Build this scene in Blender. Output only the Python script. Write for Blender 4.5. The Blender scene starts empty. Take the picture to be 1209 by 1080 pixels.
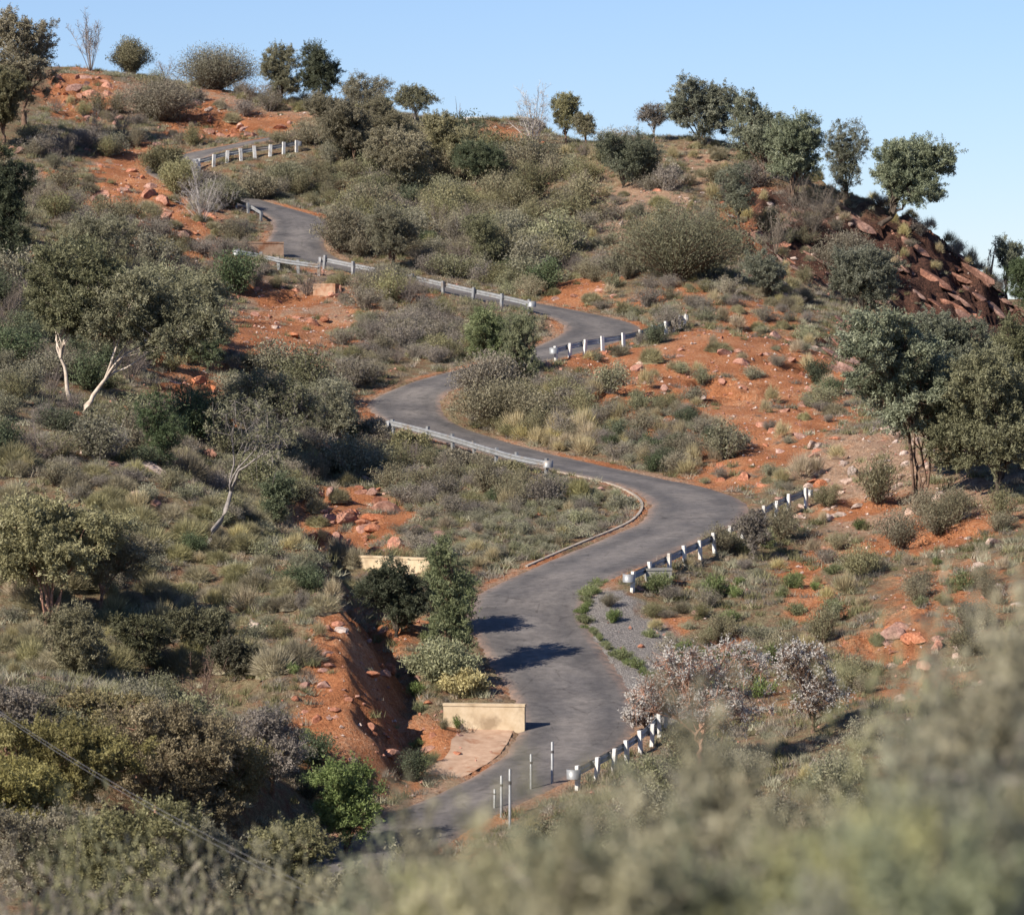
import bpy, math, random
import numpy as np
# ---------------------------------------------------------------- camera, sky, sun
scene = bpy.context.scene
COL = scene.collection
F_PX, CX, CY, HORIZON = 5000.0, 604.5, 540.0, 450.0
PITCH = math.atan((CY - HORIZON) / F_PX)
cam_data = bpy.data.cameras.new("camera")
cam_data.sensor_width = 36.0
cam_data.lens = F_PX / 1209.0 * 36.0
cam_data.clip_start, cam_data.clip_end = 0.5, 12000.0
cam_data.dof.use_dof = True
cam_data.dof.focus_distance = 190.0
cam_data.dof.aperture_fstop = 2.0
cam = bpy.data.objects.new("camera", cam_data)
cam.rotation_euler = (math.pi / 2 - PITCH, 0, 0)
COL.objects.link(cam)
scene.camera = cam

SUN_DIR = np.array([0.77, 0.64])          # ground direction in which shadows fall
SUN_EL = math.radians(34)
SUN_DIR = SUN_DIR / np.linalg.norm(SUN_DIR)
world = bpy.data.worlds.new("World")
scene.world = world
world.use_nodes = True
wn = world.node_tree
sky = wn.nodes.new("ShaderNodeTexSky")
sky.sky_type = 'NISHITA'
sky.sun_disc = False
sky.sun_elevation = SUN_EL
# the sun stands opposite to where the shadows fall; sky rotation 0 = +Y, clockwise
sky.sun_rotation = math.atan2(-SUN_DIR[0], -SUN_DIR[1]) % (2 * math.pi)
sky.altitude = 300
sky.air_density = 1.0
sky.dust_density = 0.0
sky.ozone_density = 5.0
wn.nodes["Background"].inputs["Strength"].default_value = 0.072
tint = wn.nodes.new("ShaderNodeMix"); tint.data_type = 'RGBA'; tint.blend_type = 'MULTIPLY'
tint.inputs[0].default_value = 1.0; tint.inputs[7].default_value = (0.94, 0.925, 1.08, 1)
wn.links.new(sky.outputs[0], tint.inputs[6]); wn.links.new(tint.outputs[2], wn.nodes["Background"].inputs["Color"])
sl = bpy.data.lights.new("sun", 'SUN')
sl.energy = 5.0
sl.angle = math.radians(0.55)
sl.color = (1.0, 0.92, 0.80)
sun = bpy.data.objects.new("sun", sl)
ldir = np.array([SUN_DIR[0] * math.cos(SUN_EL), SUN_DIR[1] * math.cos(SUN_EL), -math.sin(SUN_EL)])
from mathutils import Vector
sun.rotation_euler = Vector(ldir).to_track_quat('-Z', 'Y').to_euler()
sun.location = (-60, 60, 120)
COL.objects.link(sun)
scene.view_settings.view_transform = 'Standard'
scene.view_settings.look = 'None'
scene.view_settings.exposure = 0.80
scene.view_settings.gamma = 1.0

# ---------------------------------------------------------------- helpers
def link(o):
    COL.objects.link(o); return o

def tag(o, label=None, cat=None, group=None, kind=None):
    if label: o["label"] = label
    if cat: o["category"] = cat
    if group: o["group"] = group
    if kind: o["kind"] = kind
    return o

def empty(name, loc, rz=0.0, sc=(1, 1, 1)):
    o = bpy.data.objects.new(name, None)
    o.location = loc; o.rotation_euler = (0, 0, rz); o.scale = sc
    o.empty_display_size = 0.3
    return link(o)

def new_mesh(name, V, faces, mats=None, tone=None, smooth=False, midx=None):
    """faces: list of int arrays (n,k), one per polygon size"""
    me = bpy.data.meshes.new(name)
    V = np.asarray(V, np.float32)
    fl = [np.asarray(f, np.int32) for f in faces if len(f)]
    nl = sum(f.size for f in fl); nf = sum(len(f) for f in fl)
    me.vertices.add(len(V)); me.vertices.foreach_set("co", V.ravel())
    me.loops.add(nl); me.polygons.add(nf)
    me.loops.foreach_set("vertex_index", np.concatenate([f.ravel() for f in fl]))
    tot = np.concatenate([np.full(len(f), f.shape[1], np.int32) for f in fl])
    start = np.concatenate([[0], np.cumsum(tot)[:-1]]).astype(np.int32)
    me.polygons.foreach_set("loop_start", start)
    if midx is not None: me.polygons.foreach_set("material_index", np.asarray(midx, np.int32))
    me.polygons.foreach_set("use_smooth", np.full(nf, smooth, bool))
    me.update(calc_edges=True)
    for m in (mats or []): me.materials.append(m)
    if tone is not None:
        at = me.attributes.new("tone", 'FLOAT', 'FACE')
        at.data.foreach_set("value", np.asarray(tone, np.float32))
    return me

def mesh_obj(name, me, parent=None, loc=(0, 0, 0), rz=0.0, sc=(1, 1, 1)):
    o = bpy.data.objects.new(name, me)
    if parent is not None: o.parent = parent
    o.location = loc; o.rotation_euler = (0, 0, rz); o.scale = sc
    return link(o)

class MB:
    """collects boxes, tubes and grids into one mesh"""
    def __init__(s): s.V, s.Q, s.T, s.n = [], [], [], 0
    def add(s, V, Q=None, T=None):
        V = np.asarray(V, float)
        if Q is not None and len(Q): s.Q.append(np.asarray(Q) + s.n)
        if T is not None and len(T): s.T.append(np.asarray(T) + s.n)
        s.V.append(V); s.n += len(V)
    def box(s, c, ax, ay, az, taper=1.0):
        """centre of base c, half vectors ax ay, full height vector az"""
        c, ax, ay, az = [np.asarray(v, float) for v in (c, ax, ay, az)]
        b = [c - ax - ay, c + ax - ay, c + ax + ay, c - ax + ay]
        t = [c + az + taper * (p - c) for p in b]
        s.add(b + t, [[3, 2, 1, 0], [4, 5, 6, 7], [0, 1, 5, 4], [1, 2, 6, 5], [2, 3, 7, 6], [3, 0, 4, 7]])
    def tube(s, P, R, n=5, cap=False):
        V, Q = tube(P, R, n); s.add(V, Q)
        if cap:
            k = len(V)
            s.add([V[k - n + i] for i in range(n)] + [np.mean(V[k - n:], 0)], None, [[i, (i + 1) % n, n] for i in range(n)])
    def sweep(s, P, prof, close=True):
        """profile points given as (side, up) swept along the ground path P; side = left of travel"""
        P = np.asarray(P, float); prof = np.asarray(prof, float)
        T = np.gradient(P, axis=0); T[:, 2] = 0
        T /= np.linalg.norm(T, axis=1)[:, None]
        N = np.stack([-T[:, 1], T[:, 0], 0 * T[:, 0]], 1)
        V = P[:, None, :] + N[:, None, :] * prof[None, :, 0, None] + np.array([0, 0, 1.0]) * prof[None, :, 1, None]
        k, m = len(prof), len(P); q = []
        for i in range(m - 1):
            for j in range(k if close else k - 1):
                a, b = i * k + j, i * k + (j + 1) % k
                q.append([a, b, b + k, a + k])
        s.add(V.reshape(-1, 3), q)
        if close and k == 4:
            s.add(V[0], [[0, 1, 2, 3]]); s.add(V[-1], [[3, 2, 1, 0]])
    def mesh(s, name, mats, smooth=False):
        return new_mesh(name, np.concatenate(s.V), [np.concatenate(s.Q) if s.Q else [], np.concatenate(s.T) if s.T else []], mats, None, smooth)

def tube(P, R, n=5):
    P = np.asarray(P, float); R = np.asarray(R, float)
    T = np.gradient(P, axis=0); T /= (np.linalg.norm(T, axis=1)[:, None] + 1e-9)
    ref = np.where(np.abs(T[:, 2:3]) > 0.9, np.array([[1.0, 0, 0]]), np.array([[0, 0, 1.0]]))
    A = np.cross(T, ref); A /= (np.linalg.norm(A, axis=1)[:, None] + 1e-9)
    B = np.cross(T, A)
    th = np.arange(n) * 2 * math.pi / n
    V = P[:, None] + R[:, None, None] * (np.cos(th)[None, :, None] * A[:, None] + np.sin(th)[None, :, None] * B[:, None])
    m = len(P)
    i = np.arange(m - 1)[:, None] * n; j = np.arange(n)[None]; j2 = (j + 1) % n
    Q = np.stack([i + j, i + j2, i + n + j2, i + n + j], -1).reshape(-1, 4)
    return V.reshape(-1, 3), Q

# ---------------------------------------------------------------- noise
def _h(ix, iy, seed):
    n = (ix.astype(np.int64) * 374761393 + iy.astype(np.int64) * 668265263 + seed * 1442695041) & 0xffffffff
    n = ((n ^ (n >> 13)) * 1274126177) & 0xffffffff
    n = (n ^ (n >> 16)) & 0xffffffff
    return n.astype(np.float64) / 4294967295.0
def vnoise(x, y, seed=0):
    ix, iy = np.floor(x), np.floor(y); fx, fy = x - ix, y - iy
    ux, uy = fx * fx * fx * (fx * (fx * 6 - 15) + 10), fy * fy * fy * (fy * (fy * 6 - 15) + 10)
    a, b, c, d = _h(ix, iy, seed), _h(ix + 1, iy, seed), _h(ix, iy + 1, seed), _h(ix + 1, iy + 1, seed)
    return (a * (1 - ux) + b * ux) * (1 - uy) + (c * (1 - ux) + d * ux) * uy * 1.0 - 0.5
def fbm(x, y, sc, octv=4, seed=0, gain=0.5):
    r, a, t = 0, 1.0, 0
    for o in range(octv):
        c, s = math.cos(o * 1.1 + seed), math.sin(o * 1.1 + seed)
        r = r + a * vnoise((x * c - y * s) / sc + 17.3 * o, (x * s + y * c) / sc - 9.1 * o, seed + o); t += a
        a *= gain; sc *= 0.5
    return 2 * r / t

# ---------------------------------------------------------------- picture point + distance -> place
cp, sp = math.cos(PITCH), math.sin(PITCH)
def ray(px, py):
    u = (np.asarray(px, float) - CX) / F_PX; v = (CY - np.asarray(py, float)) / F_PX
    return np.stack([u, cp + v * sp, -sp + v * cp], -1)
def world_at(px, py, s): return ray(px, py) * (F_PX / np.asarray(s, float))[..., None]
def project(P):
    P = np.asarray(P, float)
    d = P[..., 1] * cp - P[..., 2] * sp
    up = P[..., 1] * sp + P[..., 2] * cp
    return CX + F_PX * P[..., 0] / d, CY - F_PX * up / d, F_PX / d

# ---------------------------------------------------------------- the road's line over the hill (px, py, pixels per metre)
ROAD = [(330, 1090, 40), (395, 1035, 38.5), (450, 1000, 37.5), (510, 968, 36.5), (588, 930, 35.5), (655, 893, 34.5), (684, 850, 33.3), (664, 800, 32.2), (637, 760, 31.3),
        (622, 728, 30.6), (634, 698, 30), (690, 671, 29.3), (748, 643, 28.4), (800, 617, 27.6), (816, 596, 26.9),
        (792, 578, 26.3), (748, 566, 25.9), (700, 556, 25.5), (650, 545, 25.0), (590, 530, 24.5), (530, 512, 24.0), (488, 493, 23.65), (480, 472, 23.3),
        (510, 455, 23.0), (560, 440, 22.6), (620, 425, 22.2), (672, 406, 21.7), (704, 390, 21.2), (690, 377, 20.9),
        (640, 366, 20.6), (570, 350, 20.25), (500, 335, 19.95), (430, 321, 19.65), (372, 306, 19.35), (348, 290, 19.05),
        (356, 272, 18.75), (350, 256, 18.45), (306, 243, 18.15), (255, 228, 17.8), (204, 205, 17.5), (218, 186, 17.25), (280, 171, 17.05),
        (340, 160, 16.9), (430, 152, 16.65), (520, 144, 16.45), (600, 139, 16.2)]
RA = np.array(ROAD, float)
RW = world_at(RA[:, 0], RA[:, 1], RA[:, 2])
def catmull(P, per=14):
    P = np.vstack([2 * P[0] - P[1], P, 2 * P[-1] - P[-2]]); out = []
    for i in range(1, len(P) - 2):
        p0, p1, p2, p3 = P[i - 1], P[i], P[i + 1], P[i + 2]
        t = np.linspace(0, 1, per, endpoint=False)[:, None]
        out.append(0.5 * (2 * p1 + (p2 - p0) * t + (2 * p0 - 5 * p1 + 4 * p2 - p3) * t * t + (3 * p1 - p0 - 3 * p2 + p3) * t ** 3))
    out.append(P[-2][None]); return np.vstack(out)
RC = catmull(RW)
def smooth(a, n):
    k = np.ones(n) / n
    b = np.pad(a, ((n // 2, n // 2), (0, 0)), mode='edge')
    return np.stack([np.convolve(b[:, i], k, mode='valid') for i in range(a.shape[1])], 1)
RC = smooth(RC, 9); RC[:, 2] = smooth(RC[:, 2:3], 25)[:, 0]
seg = np.concatenate([[0], np.cumsum(np.linalg.norm(np.diff(RC, axis=0), axis=1))])
NR = int(seg[-1] / 0.5)
tt = np.linspace(0, seg[-1], NR)
RC = np.stack([np.interp(tt, seg, RC[:, i]) for i in range(3)], 1)
RT = np.gradient(RC, axis=0); RT[:, 2] = 0; RT /= np.linalg.norm(RT, axis=1)[:, None]
RN = np.stack([-RT[:, 1], RT[:, 0], 0 * RT[:, 0]], 1)       # left of travel (uphill travel)
_, rpy, _ = project(RC)
HWL = np.full(NR, 1.95); HWR = np.full(NR, 1.95)
ctl_py = RA[:, 1]
def widen(arr, i0, i1, extra):                               # between two control points
    a, b = [int(np.argmin(np.linalg.norm(RC - RW[i], axis=1))) for i in (i0, i1)]
    t = np.linspace(0, 1, b - a); arr[a:b] += extra * np.sin(t * math.pi) ** 0.7
widen(HWL, 5, 13, 0.55); widen(HWR, 5, 12, 0.5)
widen(HWR, 11, 16, 0.8); widen(HWL, 20, 25, 0.1)
widen(HWR, 25, 30, 0.7); widen(HWL, 32, 37, 0.1)
def road_dist(x, y):
    """distance to the road's edge (negative inside) and index of the nearest station"""
    x, y = np.ravel(x), np.ravel(y); d = np.full(x.shape, 1e9); k = np.zeros(x.shape, int)
    for a in range(0, len(x), 20000):
        dx = x[a:a + 20000, None] - RC[None, :, 0]; dy = y[a:a + 20000, None] - RC[None, :, 1]
        q = dx * dx + dy * dy; j = q.argmin(1); k[a:a + 20000] = j
        r = np.sqrt(q[np.arange(len(j)), j])
        side = dx[np.arange(len(j)), j] * RN[j, 0] + dy[np.arange(len(j)), j] * RN[j, 1]
        d[a:a + 20000] = r - np.where(side > 0, HWL[j], HWR[j])
    return d, k

# ---------------------------------------------------------------- the hill
BASE = np.array([(-400, -20), (-60, -4), (-15, -1.8), (0, -1.7), (8, -3.6), (15, -5.6), (30, -9.6), (60, -14.5), (90, -17), (118, -16.8), (139, -13.9), (161, -9.7), (178, -6.8), (192, -5), (213, -1.3),
        (232, 3), (250, 7), (270, 10.8), (294, 15.9), (308, 17.6), (325, 17.8), (350, 14.5), (400, 5), (480, -8), (700, -14), (4000, -20)], float)
def base_h(y): return np.interp(y, BASE[:, 0], BASE[:, 1])
CTRL = [  # skyline
    (-60, 60, 15.6), (20, 75, 15.5), (100, 80, 15.4), (200, 96, 15.5), (300, 112, 15.6), (420, 126, 15.9), (500, 138, 16.2), (560, 146, 16.4), (640, 163, 16.6), (700, 169, 16.8),
    (790, 164, 17), (850, 166, 17.3), (900, 190, 17.4), (960, 217, 17.5), (1020, 243, 17.6), (1080, 272, 17.7), (1150, 328, 17.8), (1209, 380, 17.9), (1290, 455, 18.0),
    (960, 325, 18.5), (1020, 372, 18.7), (1080, 405, 18.7), (1150, 437, 18.7), (1209, 468, 18.8), (1290, 500, 19), (890, 290, 18.9), (930, 345, 19.6), (1100, 450, 22), (1209, 490, 23.4),
    # upper slopes
    (0, 140, 17), (100, 130, 16.3), (200, 150, 16.4), (300, 150, 16.4), (0, 250, 20.5), (100, 250, 19.6), (200, 255, 18.9), (0, 350, 23), (100, 350, 22.3), (200, 350, 21.3), (280, 350, 20.6),
    (0, 450, 26), (100, 450, 25.3), (200, 450, 24.4), (300, 450, 23.7), (400, 440, 22.9), (-80, 300, 23), (-80, 450, 27),
    (450, 200, 17.3), (550, 190, 17.0), (600, 220, 17.6), (500, 260, 18.1), (430, 225, 17.6), (650, 260, 18.2), (600, 300, 19.1), (700, 220, 17.7), (800, 225, 18.0), (750, 300, 19.3), (850, 310, 19.7),
    (900, 400, 21.8), (1000, 420, 21.4), (820, 350, 20.6), (760, 350, 20.4),
    # between the bends
    (350, 380, 21.2), (450, 390, 21.5), (540, 390, 21.4), (620, 385, 21.2), (800, 440, 22.7), (720, 450, 22.9), (640, 480, 23.7), (760, 520, 24.6), (850, 520, 24.6), (1000, 500, 24.7), (1100, 500, 25.3), (1209, 520, 26.5),
    (900, 560, 26), (1000, 580, 26.7), (1100, 590, 27.6),
    (560, 600, 27.0), (640, 610, 27.3), (700, 605, 27.0), (480, 620, 27.6), (420, 560, 25.7), (380, 600, 27), (500, 560, 25.7), (440, 645, 28.3), (520, 665, 29.2),
    (400, 520, 24.6), (330, 520, 25.2),
    # spur beside the lower road
    (0, 540, 29.2), (150, 545, 28.6), (230, 575, 28.9), (300, 605, 29.4), (0, 620, 30.6), (100, 620, 30.5), (200, 640, 30.5), (280, 660, 30.8), (0, 720, 32.6), (100, 720, 32.5), (200, 720, 32.2),
    (300, 720, 32), (0, 790, 34.7), (110, 785, 34.4), (230, 840, 34.6), (300, 820, 34.0),
    (-80, 620, 31.5), (-80, 800, 36), (0, 920, 39), (150, 920, 38.5), (300, 920, 37.3), (420, 930, 36), (470, 940, 35.8), (350, 1010, 40), (150, 1010, 42), (0, 1010, 43),
    # lower right bank
    (850, 660, 28.7), (950, 640, 28.1), (1050, 640, 28.6), (1209, 640, 29.6), (1290, 640, 30.5), (770, 730, 30.5), (860, 730, 30.6), (1000, 730, 31.2), (1209, 730, 32.5), (760, 800, 32.2), (870, 810, 32.8), (1000, 810, 33.5), (1209, 820, 35.5),
    (860, 880, 35), (760, 905, 35.4), (700, 930, 36.2), (1000, 900, 37), (1209, 930, 39), (640, 970, 37.6), (560, 1010, 38.6)]
CA = np.array(CTRL, float)
CWp = world_at(CA[:, 0], CA[:, 1], CA[:, 2])
sky_pts = CWp[:19]                                             # behind the crest the ground falls away
behind = []
for dy_, dz_ in ((14, -2.2), (32, -7.0), (58, -15.0)):
    q = sky_pts.copy(); q[:, 1] += dy_; q[:, 0] *= 1 + dy_ / 300; q[:, 2] += dz_; behind.append(q)
CUT = [(-7.7, 165, -6.5), (-5.3, 165, -9.7), (-6.5, 158, -7.3), (-4.0, 158, -10.5), (-5.5, 151, -8.9), (-3.0, 151, -12.0), (-5.2, 145, -10.6), (-2.6, 145, -13.1),
       (-8.6, 172, -6.3), (-6.6, 172, -8.9), (-9.5, 178, -6.1), (-7.7, 178, -7.7), (-9.0, 158, -7.7), (-8.5, 151, -9.2), (-8.5, 145, -10.6), (-4.0, 139, -14.0), (-7, 139, -12.6)]
CWp = np.vstack([CWp] + behind + [np.array(CUT, float)])
rs = RC[::9]
# left and right road edges carry the road's own height
edge = np.vstack([rs, rs + RN[::9] * 2.2, rs - RN[::9] * 2.2])
dctl, _ = road_dist(CWp[:, 0], CWp[:, 1])
KP = np.vstack([CWp[dctl > 0.8], edge])
isroad = np.concatenate([np.zeros((dctl > 0.8).sum(), bool), np.ones(len(edge), bool)])
LK = 13.0
def kern(r): r = r / LK * math.sqrt(3); return (1 + r) * np.exp(-r)
res = KP[:, 2] - base_h(KP[:, 1])
KM = kern(np.linalg.norm(KP[:, None, :2] - KP[None, :, :2], axis=2))
KM[np.diag_indices(len(KP))] += np.where(isroad, 0.004, 0.006)
KWt = np.linalg.solve(KM, res)

xs = np.concatenate([-np.geomspace(3000, 50, 26), np.arange(-46, 46.01, 0.25), np.geomspace(50, 3000, 26)])
ys = np.concatenate([-np.geomspace(1500, 20, 14), np.arange(-15, 108, 3.0), np.arange(110, 340.01, 0.25), np.geomspace(345, 5000, 26)])
GX, GY = np.meshgrid(xs, ys)
gx, gy = GX.ravel(), GY.ravel()
gh = base_h(gy)
near = (np.abs(gx) < 110) & (gy > 60) & (gy < 440)
ni = np.where(near)[0]
for a in range(0, len(ni), 20000):
    q = ni[a:a + 20000]
    r = np.sqrt((gx[q, None] - KP[None, :, 0]) ** 2 + (gy[q, None] - KP[None, :, 1]) ** 2)
    gh[q] += kern(r) @ KWt
far = np.abs(gx) > 60
gh -= np.where(far, np.minimum((np.abs(gx) - 60) * 0.10, 26), 0) * np.clip((gy - 130) / 80, 0, 1)
rd = np.full(gx.shape, 1e3); rk = np.zeros(gx.shape, int)
mid = (np.abs(gx) < 48) & (gy > 100) & (gy < 345)
rd[mid], rk[mid] = road_dist(gx[mid], gy[mid])
HGT = gh.reshape(GX.shape)
def height(x, y):
    x = np.asarray(x, float); y = np.asarray(y, float)
    i = np.clip(np.searchsorted(xs, x) - 1, 0, len(xs) - 2); j = np.clip(np.searchsorted(ys, y) - 1, 0, len(ys) - 2)
    tx = (x - xs[i]) / (xs[i + 1] - xs[i]); ty = (y - ys[j]) / (ys[j + 1] - ys[j])
    return (HGT[j, i] * (1 - tx) + HGT[j, i + 1] * tx) * (1 - ty) + (HGT[j + 1, i] * (1 - tx) + HGT[j + 1, i + 1] * tx) * ty
def ground_at(px, py, dmin=118.0, dmax=338.0):
    """where the sight line through a picture point meets the hill; far points beyond the crest fall back to the crest"""
    px = np.atleast_1d(np.asarray(px, float)); py = np.atleast_1d(np.asarray(py, float))
    R = ray(px, py); out = np.zeros((len(px), 3)); ds = np.arange(dmin, dmax, 0.2)
    for a in range(0, len(px), 400):
        r = R[a:a + 400]
        P = r[:, None, :] * ds[None, :, None]
        g = P[..., 2] - height(P[..., 0], P[..., 1])
        hit = g <= 0
        k = np.where(hit.any(1), hit.argmax(1), g.argmin(1))
        Q = P[np.arange(len(k)), k]; Q[:, 2] = height(Q[:, 0], Q[:, 1]); out[a:a + 400] = Q
    return out
# soil: (px, py, half width px, half height px, channel, weight); 0 bare red, 1 pale pinkish tan, 2 grey gravel, 3 ruggedness, 4 dark rock with painted shade
SOIL = [(95, 105, 45, 26, 0, 1), (200, 120, 120, 22, 1, .7), (300, 150, 80, 16, 0, .6), (180, 180, 60, 14, 0, .7), (240, 150, 60, 22, 0, .8), (160, 110, 70, 18, 1, .9), (255, 105, 22, 9, 0, 1), (90, 135, 40, 12, 0, .8), (145, 200, 50, 22, 0, 1), (130, 240, 110, 30, 0, .7), (210, 275, 70, 28, 0, 1), (165, 225, 90, 36, 0, 1), (165, 225, 110, 50, 3, .7), (100, 110, 80, 40, 3, .5), (150, 380, 90, 30, 0, .6), (210, 430, 60, 24, 0, .8),
        (60, 305, 25, 12, 0, 1), (230, 250, 45, 18, 1, .6), (320, 105, 40, 8, 0, .7), (335, 130, 60, 14, 1, .6), (300, 215, 20, 8, 0, .5), (375, 215, 18, 14, 1, 1), (420, 228, 30, 10, 0, .9),
        (590, 160, 35, 14, 0, .8), (620, 180, 30, 8, 0, .9), (640, 195, 40, 20, 1, .4), (760, 240, 60, 40, 1, .9), (850, 200, 60, 40, 1, .7), (720, 265, 50, 25, 1, .7), (900, 290, 50, 40, 0, .8), (900, 290, 60, 60, 3, 1),
        (680, 345, 55, 13, 0, 1), (790, 345, 60, 12, 0, .6), (880, 360, 60, 14, 0, .7), (830, 410, 45, 24, 0, 1), (880, 385, 40, 18, 0, .7), (770, 425, 70, 22, 0, .8), (720, 430, 50, 18, 0, .9), (720, 465, 80, 16, 0, .8),
        (870, 450, 80, 40, 0, 1), (800, 490, 90, 24, 0, .7), (940, 430, 60, 50, 0, .8), (930, 450, 60, 40, 1, .5), (900, 510, 90, 45, 0, .85), (960, 480, 60, 40, 0, .7), (1000, 545, 70, 45, 1, 1), (1000, 545, 80, 50, 3, .7), (1080, 600, 110, 25, 1, .8), (850, 555, 60, 20, 0, .6), (1010, 600, 60, 14, 0, .6),
        (350, 370, 80, 45, 1, .9), (330, 390, 85, 45, 0, .9), (310, 440, 40, 24, 0, .8), (390, 345, 30, 12, 1, .8), (300, 345, 40, 14, 0, .5), (480, 350, 40, 8, 0, .6), (440, 360, 60, 18, 0, .5), (240, 465, 45, 25, 0, .9), (265, 480, 20, 20, 0, 1),
        (390, 600, 45, 28, 0, 1), (440, 625, 45, 24, 0, 1), (420, 600, 90, 40, 3, .5), (480, 605, 60, 14, 0, .7), (400, 640, 50, 18, 0, .9), (560, 575, 60, 14, 0, .5), (400, 480, 60, 30, 0, .5), (420, 540, 60, 20, 0, .5),
        (640, 580, 40, 10, 0, .4), (700, 600, 60, 30, 0, .25), (600, 630, 80, 20, 0, .25),
        (430, 770, 66, 76, 0, 1), (400, 840, 60, 50, 0, .9), (420, 800, 110, 110, 3, .9), (450, 860, 70, 60, 0, 1), (520, 880, 50, 40, 0, .9), (180, 690, 40, 10, 0, .6), (350, 700, 30, 20, 0, .4),
        (320, 600, 60, 10, 1, .3), (100, 600, 100, 30, 0, .3),
        (950, 690, 30, 45, 0, 1), (970, 660, 25, 20, 0, .9), (1080, 640, 90, 22, 0, .9), (1050, 760, 60, 30, 0, 1), (1060, 760, 60, 40, 3, .7), (1080, 810, 60, 25, 0, .8), (860, 760, 50, 16, 0, .5), (790, 740, 30, 12, 0, .6), (800, 690, 70, 15, 0, .5),
        (1000, 820, 100, 30, 0, .4), (850, 780, 60, 20, 0, .5), (1120, 700, 80, 60, 0, .5),
        (745, 780, 55, 55, 2, 1), (790, 830, 60, 30, 2, .9), (720, 730, 30, 25, 2, 1), (575, 815, 35, 15, 1, 1), (570, 890, 45, 30, 1, .9),
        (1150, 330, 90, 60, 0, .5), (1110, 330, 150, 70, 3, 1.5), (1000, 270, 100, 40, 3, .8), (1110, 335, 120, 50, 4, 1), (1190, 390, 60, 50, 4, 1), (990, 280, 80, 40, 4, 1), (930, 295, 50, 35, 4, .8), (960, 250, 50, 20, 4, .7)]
CH = np.zeros((5, GX.size))
WARP = np.exp(1.5 * fbm(gx, gy, 4.0, 4, 77))
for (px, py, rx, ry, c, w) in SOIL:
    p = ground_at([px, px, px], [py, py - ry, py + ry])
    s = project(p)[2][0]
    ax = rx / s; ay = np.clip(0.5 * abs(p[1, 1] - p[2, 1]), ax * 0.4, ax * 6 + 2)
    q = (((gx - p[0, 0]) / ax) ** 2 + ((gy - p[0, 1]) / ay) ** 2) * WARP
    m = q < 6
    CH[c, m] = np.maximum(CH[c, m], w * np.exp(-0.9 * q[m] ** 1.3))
# relief: broad lumps, then stony breaks where the soil is bare
dt = ((gy > 100) & (gy < 342) & (np.abs(gx) < 47))
dx, dy = gx[dt], gy[dt]
rug = CH[3][dt]; bare = CH[0][dt]
rdd = rd[dt]
amp = np.clip((rdd - 0.6) / 3.0, 0, 1)
nz = 0.30 * fbm(dx, dy, 6.0, 3, 3) + (0.05 + 0.10 * bare) * fbm(dx, dy, 1.1, 3, 11)
ridg = 1 - np.abs(fbm(dx * 1.0, dy * 0.55, 2.6, 4, 23, 0.55)) * 2
nz += rug * (0.75 * (ridg - 0.55)) + rug * 0.18 * np.abs(fbm(dx, dy, 0.8, 2, 31))
gh[dt] += nz * amp
# broken ledges where bare rock shows through
lp = np.clip(np.maximum(bare, 0.8 * rug) * 1.3 - 0.25, 0, 1) * np.clip(0.35 + 1.6 * fbm(dx, dy, 5.0, 2, 57), 0, 1) * np.clip((rdd - 1.2) / 2.0, 0, 1)
q_ = (gh[dt] + 0.9 * fbm(dx, dy, 3.2, 3, 59)) / 0.85; f_ = q_ - np.floor(q_)
st_ = np.clip((f_ - 0.62) / 0.24, 0, 1); st_ = st_ * st_ * (3 - 2 * st_)
gh[dt] += lp * 1.15 * (st_ - f_) * 0.85
# the road cutting through the spur: a steep face from the crest down to the ditch
cy = np.array([139, 141, 145, 151, 158, 165, 172, 178, 184.0])
cxc = np.array([-5.6, -5.6, -5.7, -6.1, -7.0, -8.0, -8.9, -9.8, -10.9]); czc = np.array([-12.6, -11.9, -10.5, -9.0, -7.5, -6.5, -6.1, -5.7, -5.2])
cxb = np.array([-3.8, -3.7, -3.6, -3.8, -4.7, -5.9, -7.2, -8.4, -9.8]); czb = np.array([-13.9, -13.7, -13.2, -12.0, -10.5, -9.4, -8.4, -7.5, -6.6])
cm = (gy > 139) & (gy < 184) & (gx > -18) & (gx < -0.5)
X_, Y_ = gx[cm] + 0.55 * fbm(gy[cm], gx[cm] * 0.4, 4.0, 3, 41), gy[cm]
xc_, zc_, xb_, zb_ = [np.interp(Y_, cy, q) for q in (cxc, czc, cxb, czb)]
endw = np.clip((Y_ - 139) / 4, 0, 1) * np.clip((184 - Y_) / 5, 0, 1)
t_ = (X_ - xc_) / (xb_ - xc_)
face = zc_ + (zb_ - zc_) * np.clip(t_, 0, 1) + 0.55 * (np.abs(fbm(Y_ * 1.0 + X_ * .6, X_ * 0.5, 2.2, 3, 43)) - .25) * np.sin(np.clip(t_, 0, 1) * math.pi)
w_ = np.where(t_ < 0, np.clip(1 + (X_ - xc_) / 4.5, 0, 1), np.where(t_ > 1, np.clip(1 - (X_ - xb_) / 1.6, 0, 1), 1.0)); w_ = w_ * w_ * (3 - 2 * w_) * endw
gh[cm] = gh[cm] * (1 - w_) + face * w_
rill = 1 - 2 * np.abs(fbm(Y_ * 1.0 + 0.5 * X_, X_ * 0.30, 1.9, 4, 47, 0.6))
inb = np.exp(-(((gx[cm] + 5.6) / 3.4) ** 2) ** 2) * np.clip((Y_ - 139) / 5, 0, 1) * np.clip((172 - Y_) / 8, 0, 1)
gh[cm] += inb * (0.55 * (rill - 0.55) + 0.22 * fbm(gx[cm], Y_, 0.9, 3, 49)) * np.clip((rd[cm] - 0.8) / 1.5, 0, 1)
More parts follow.
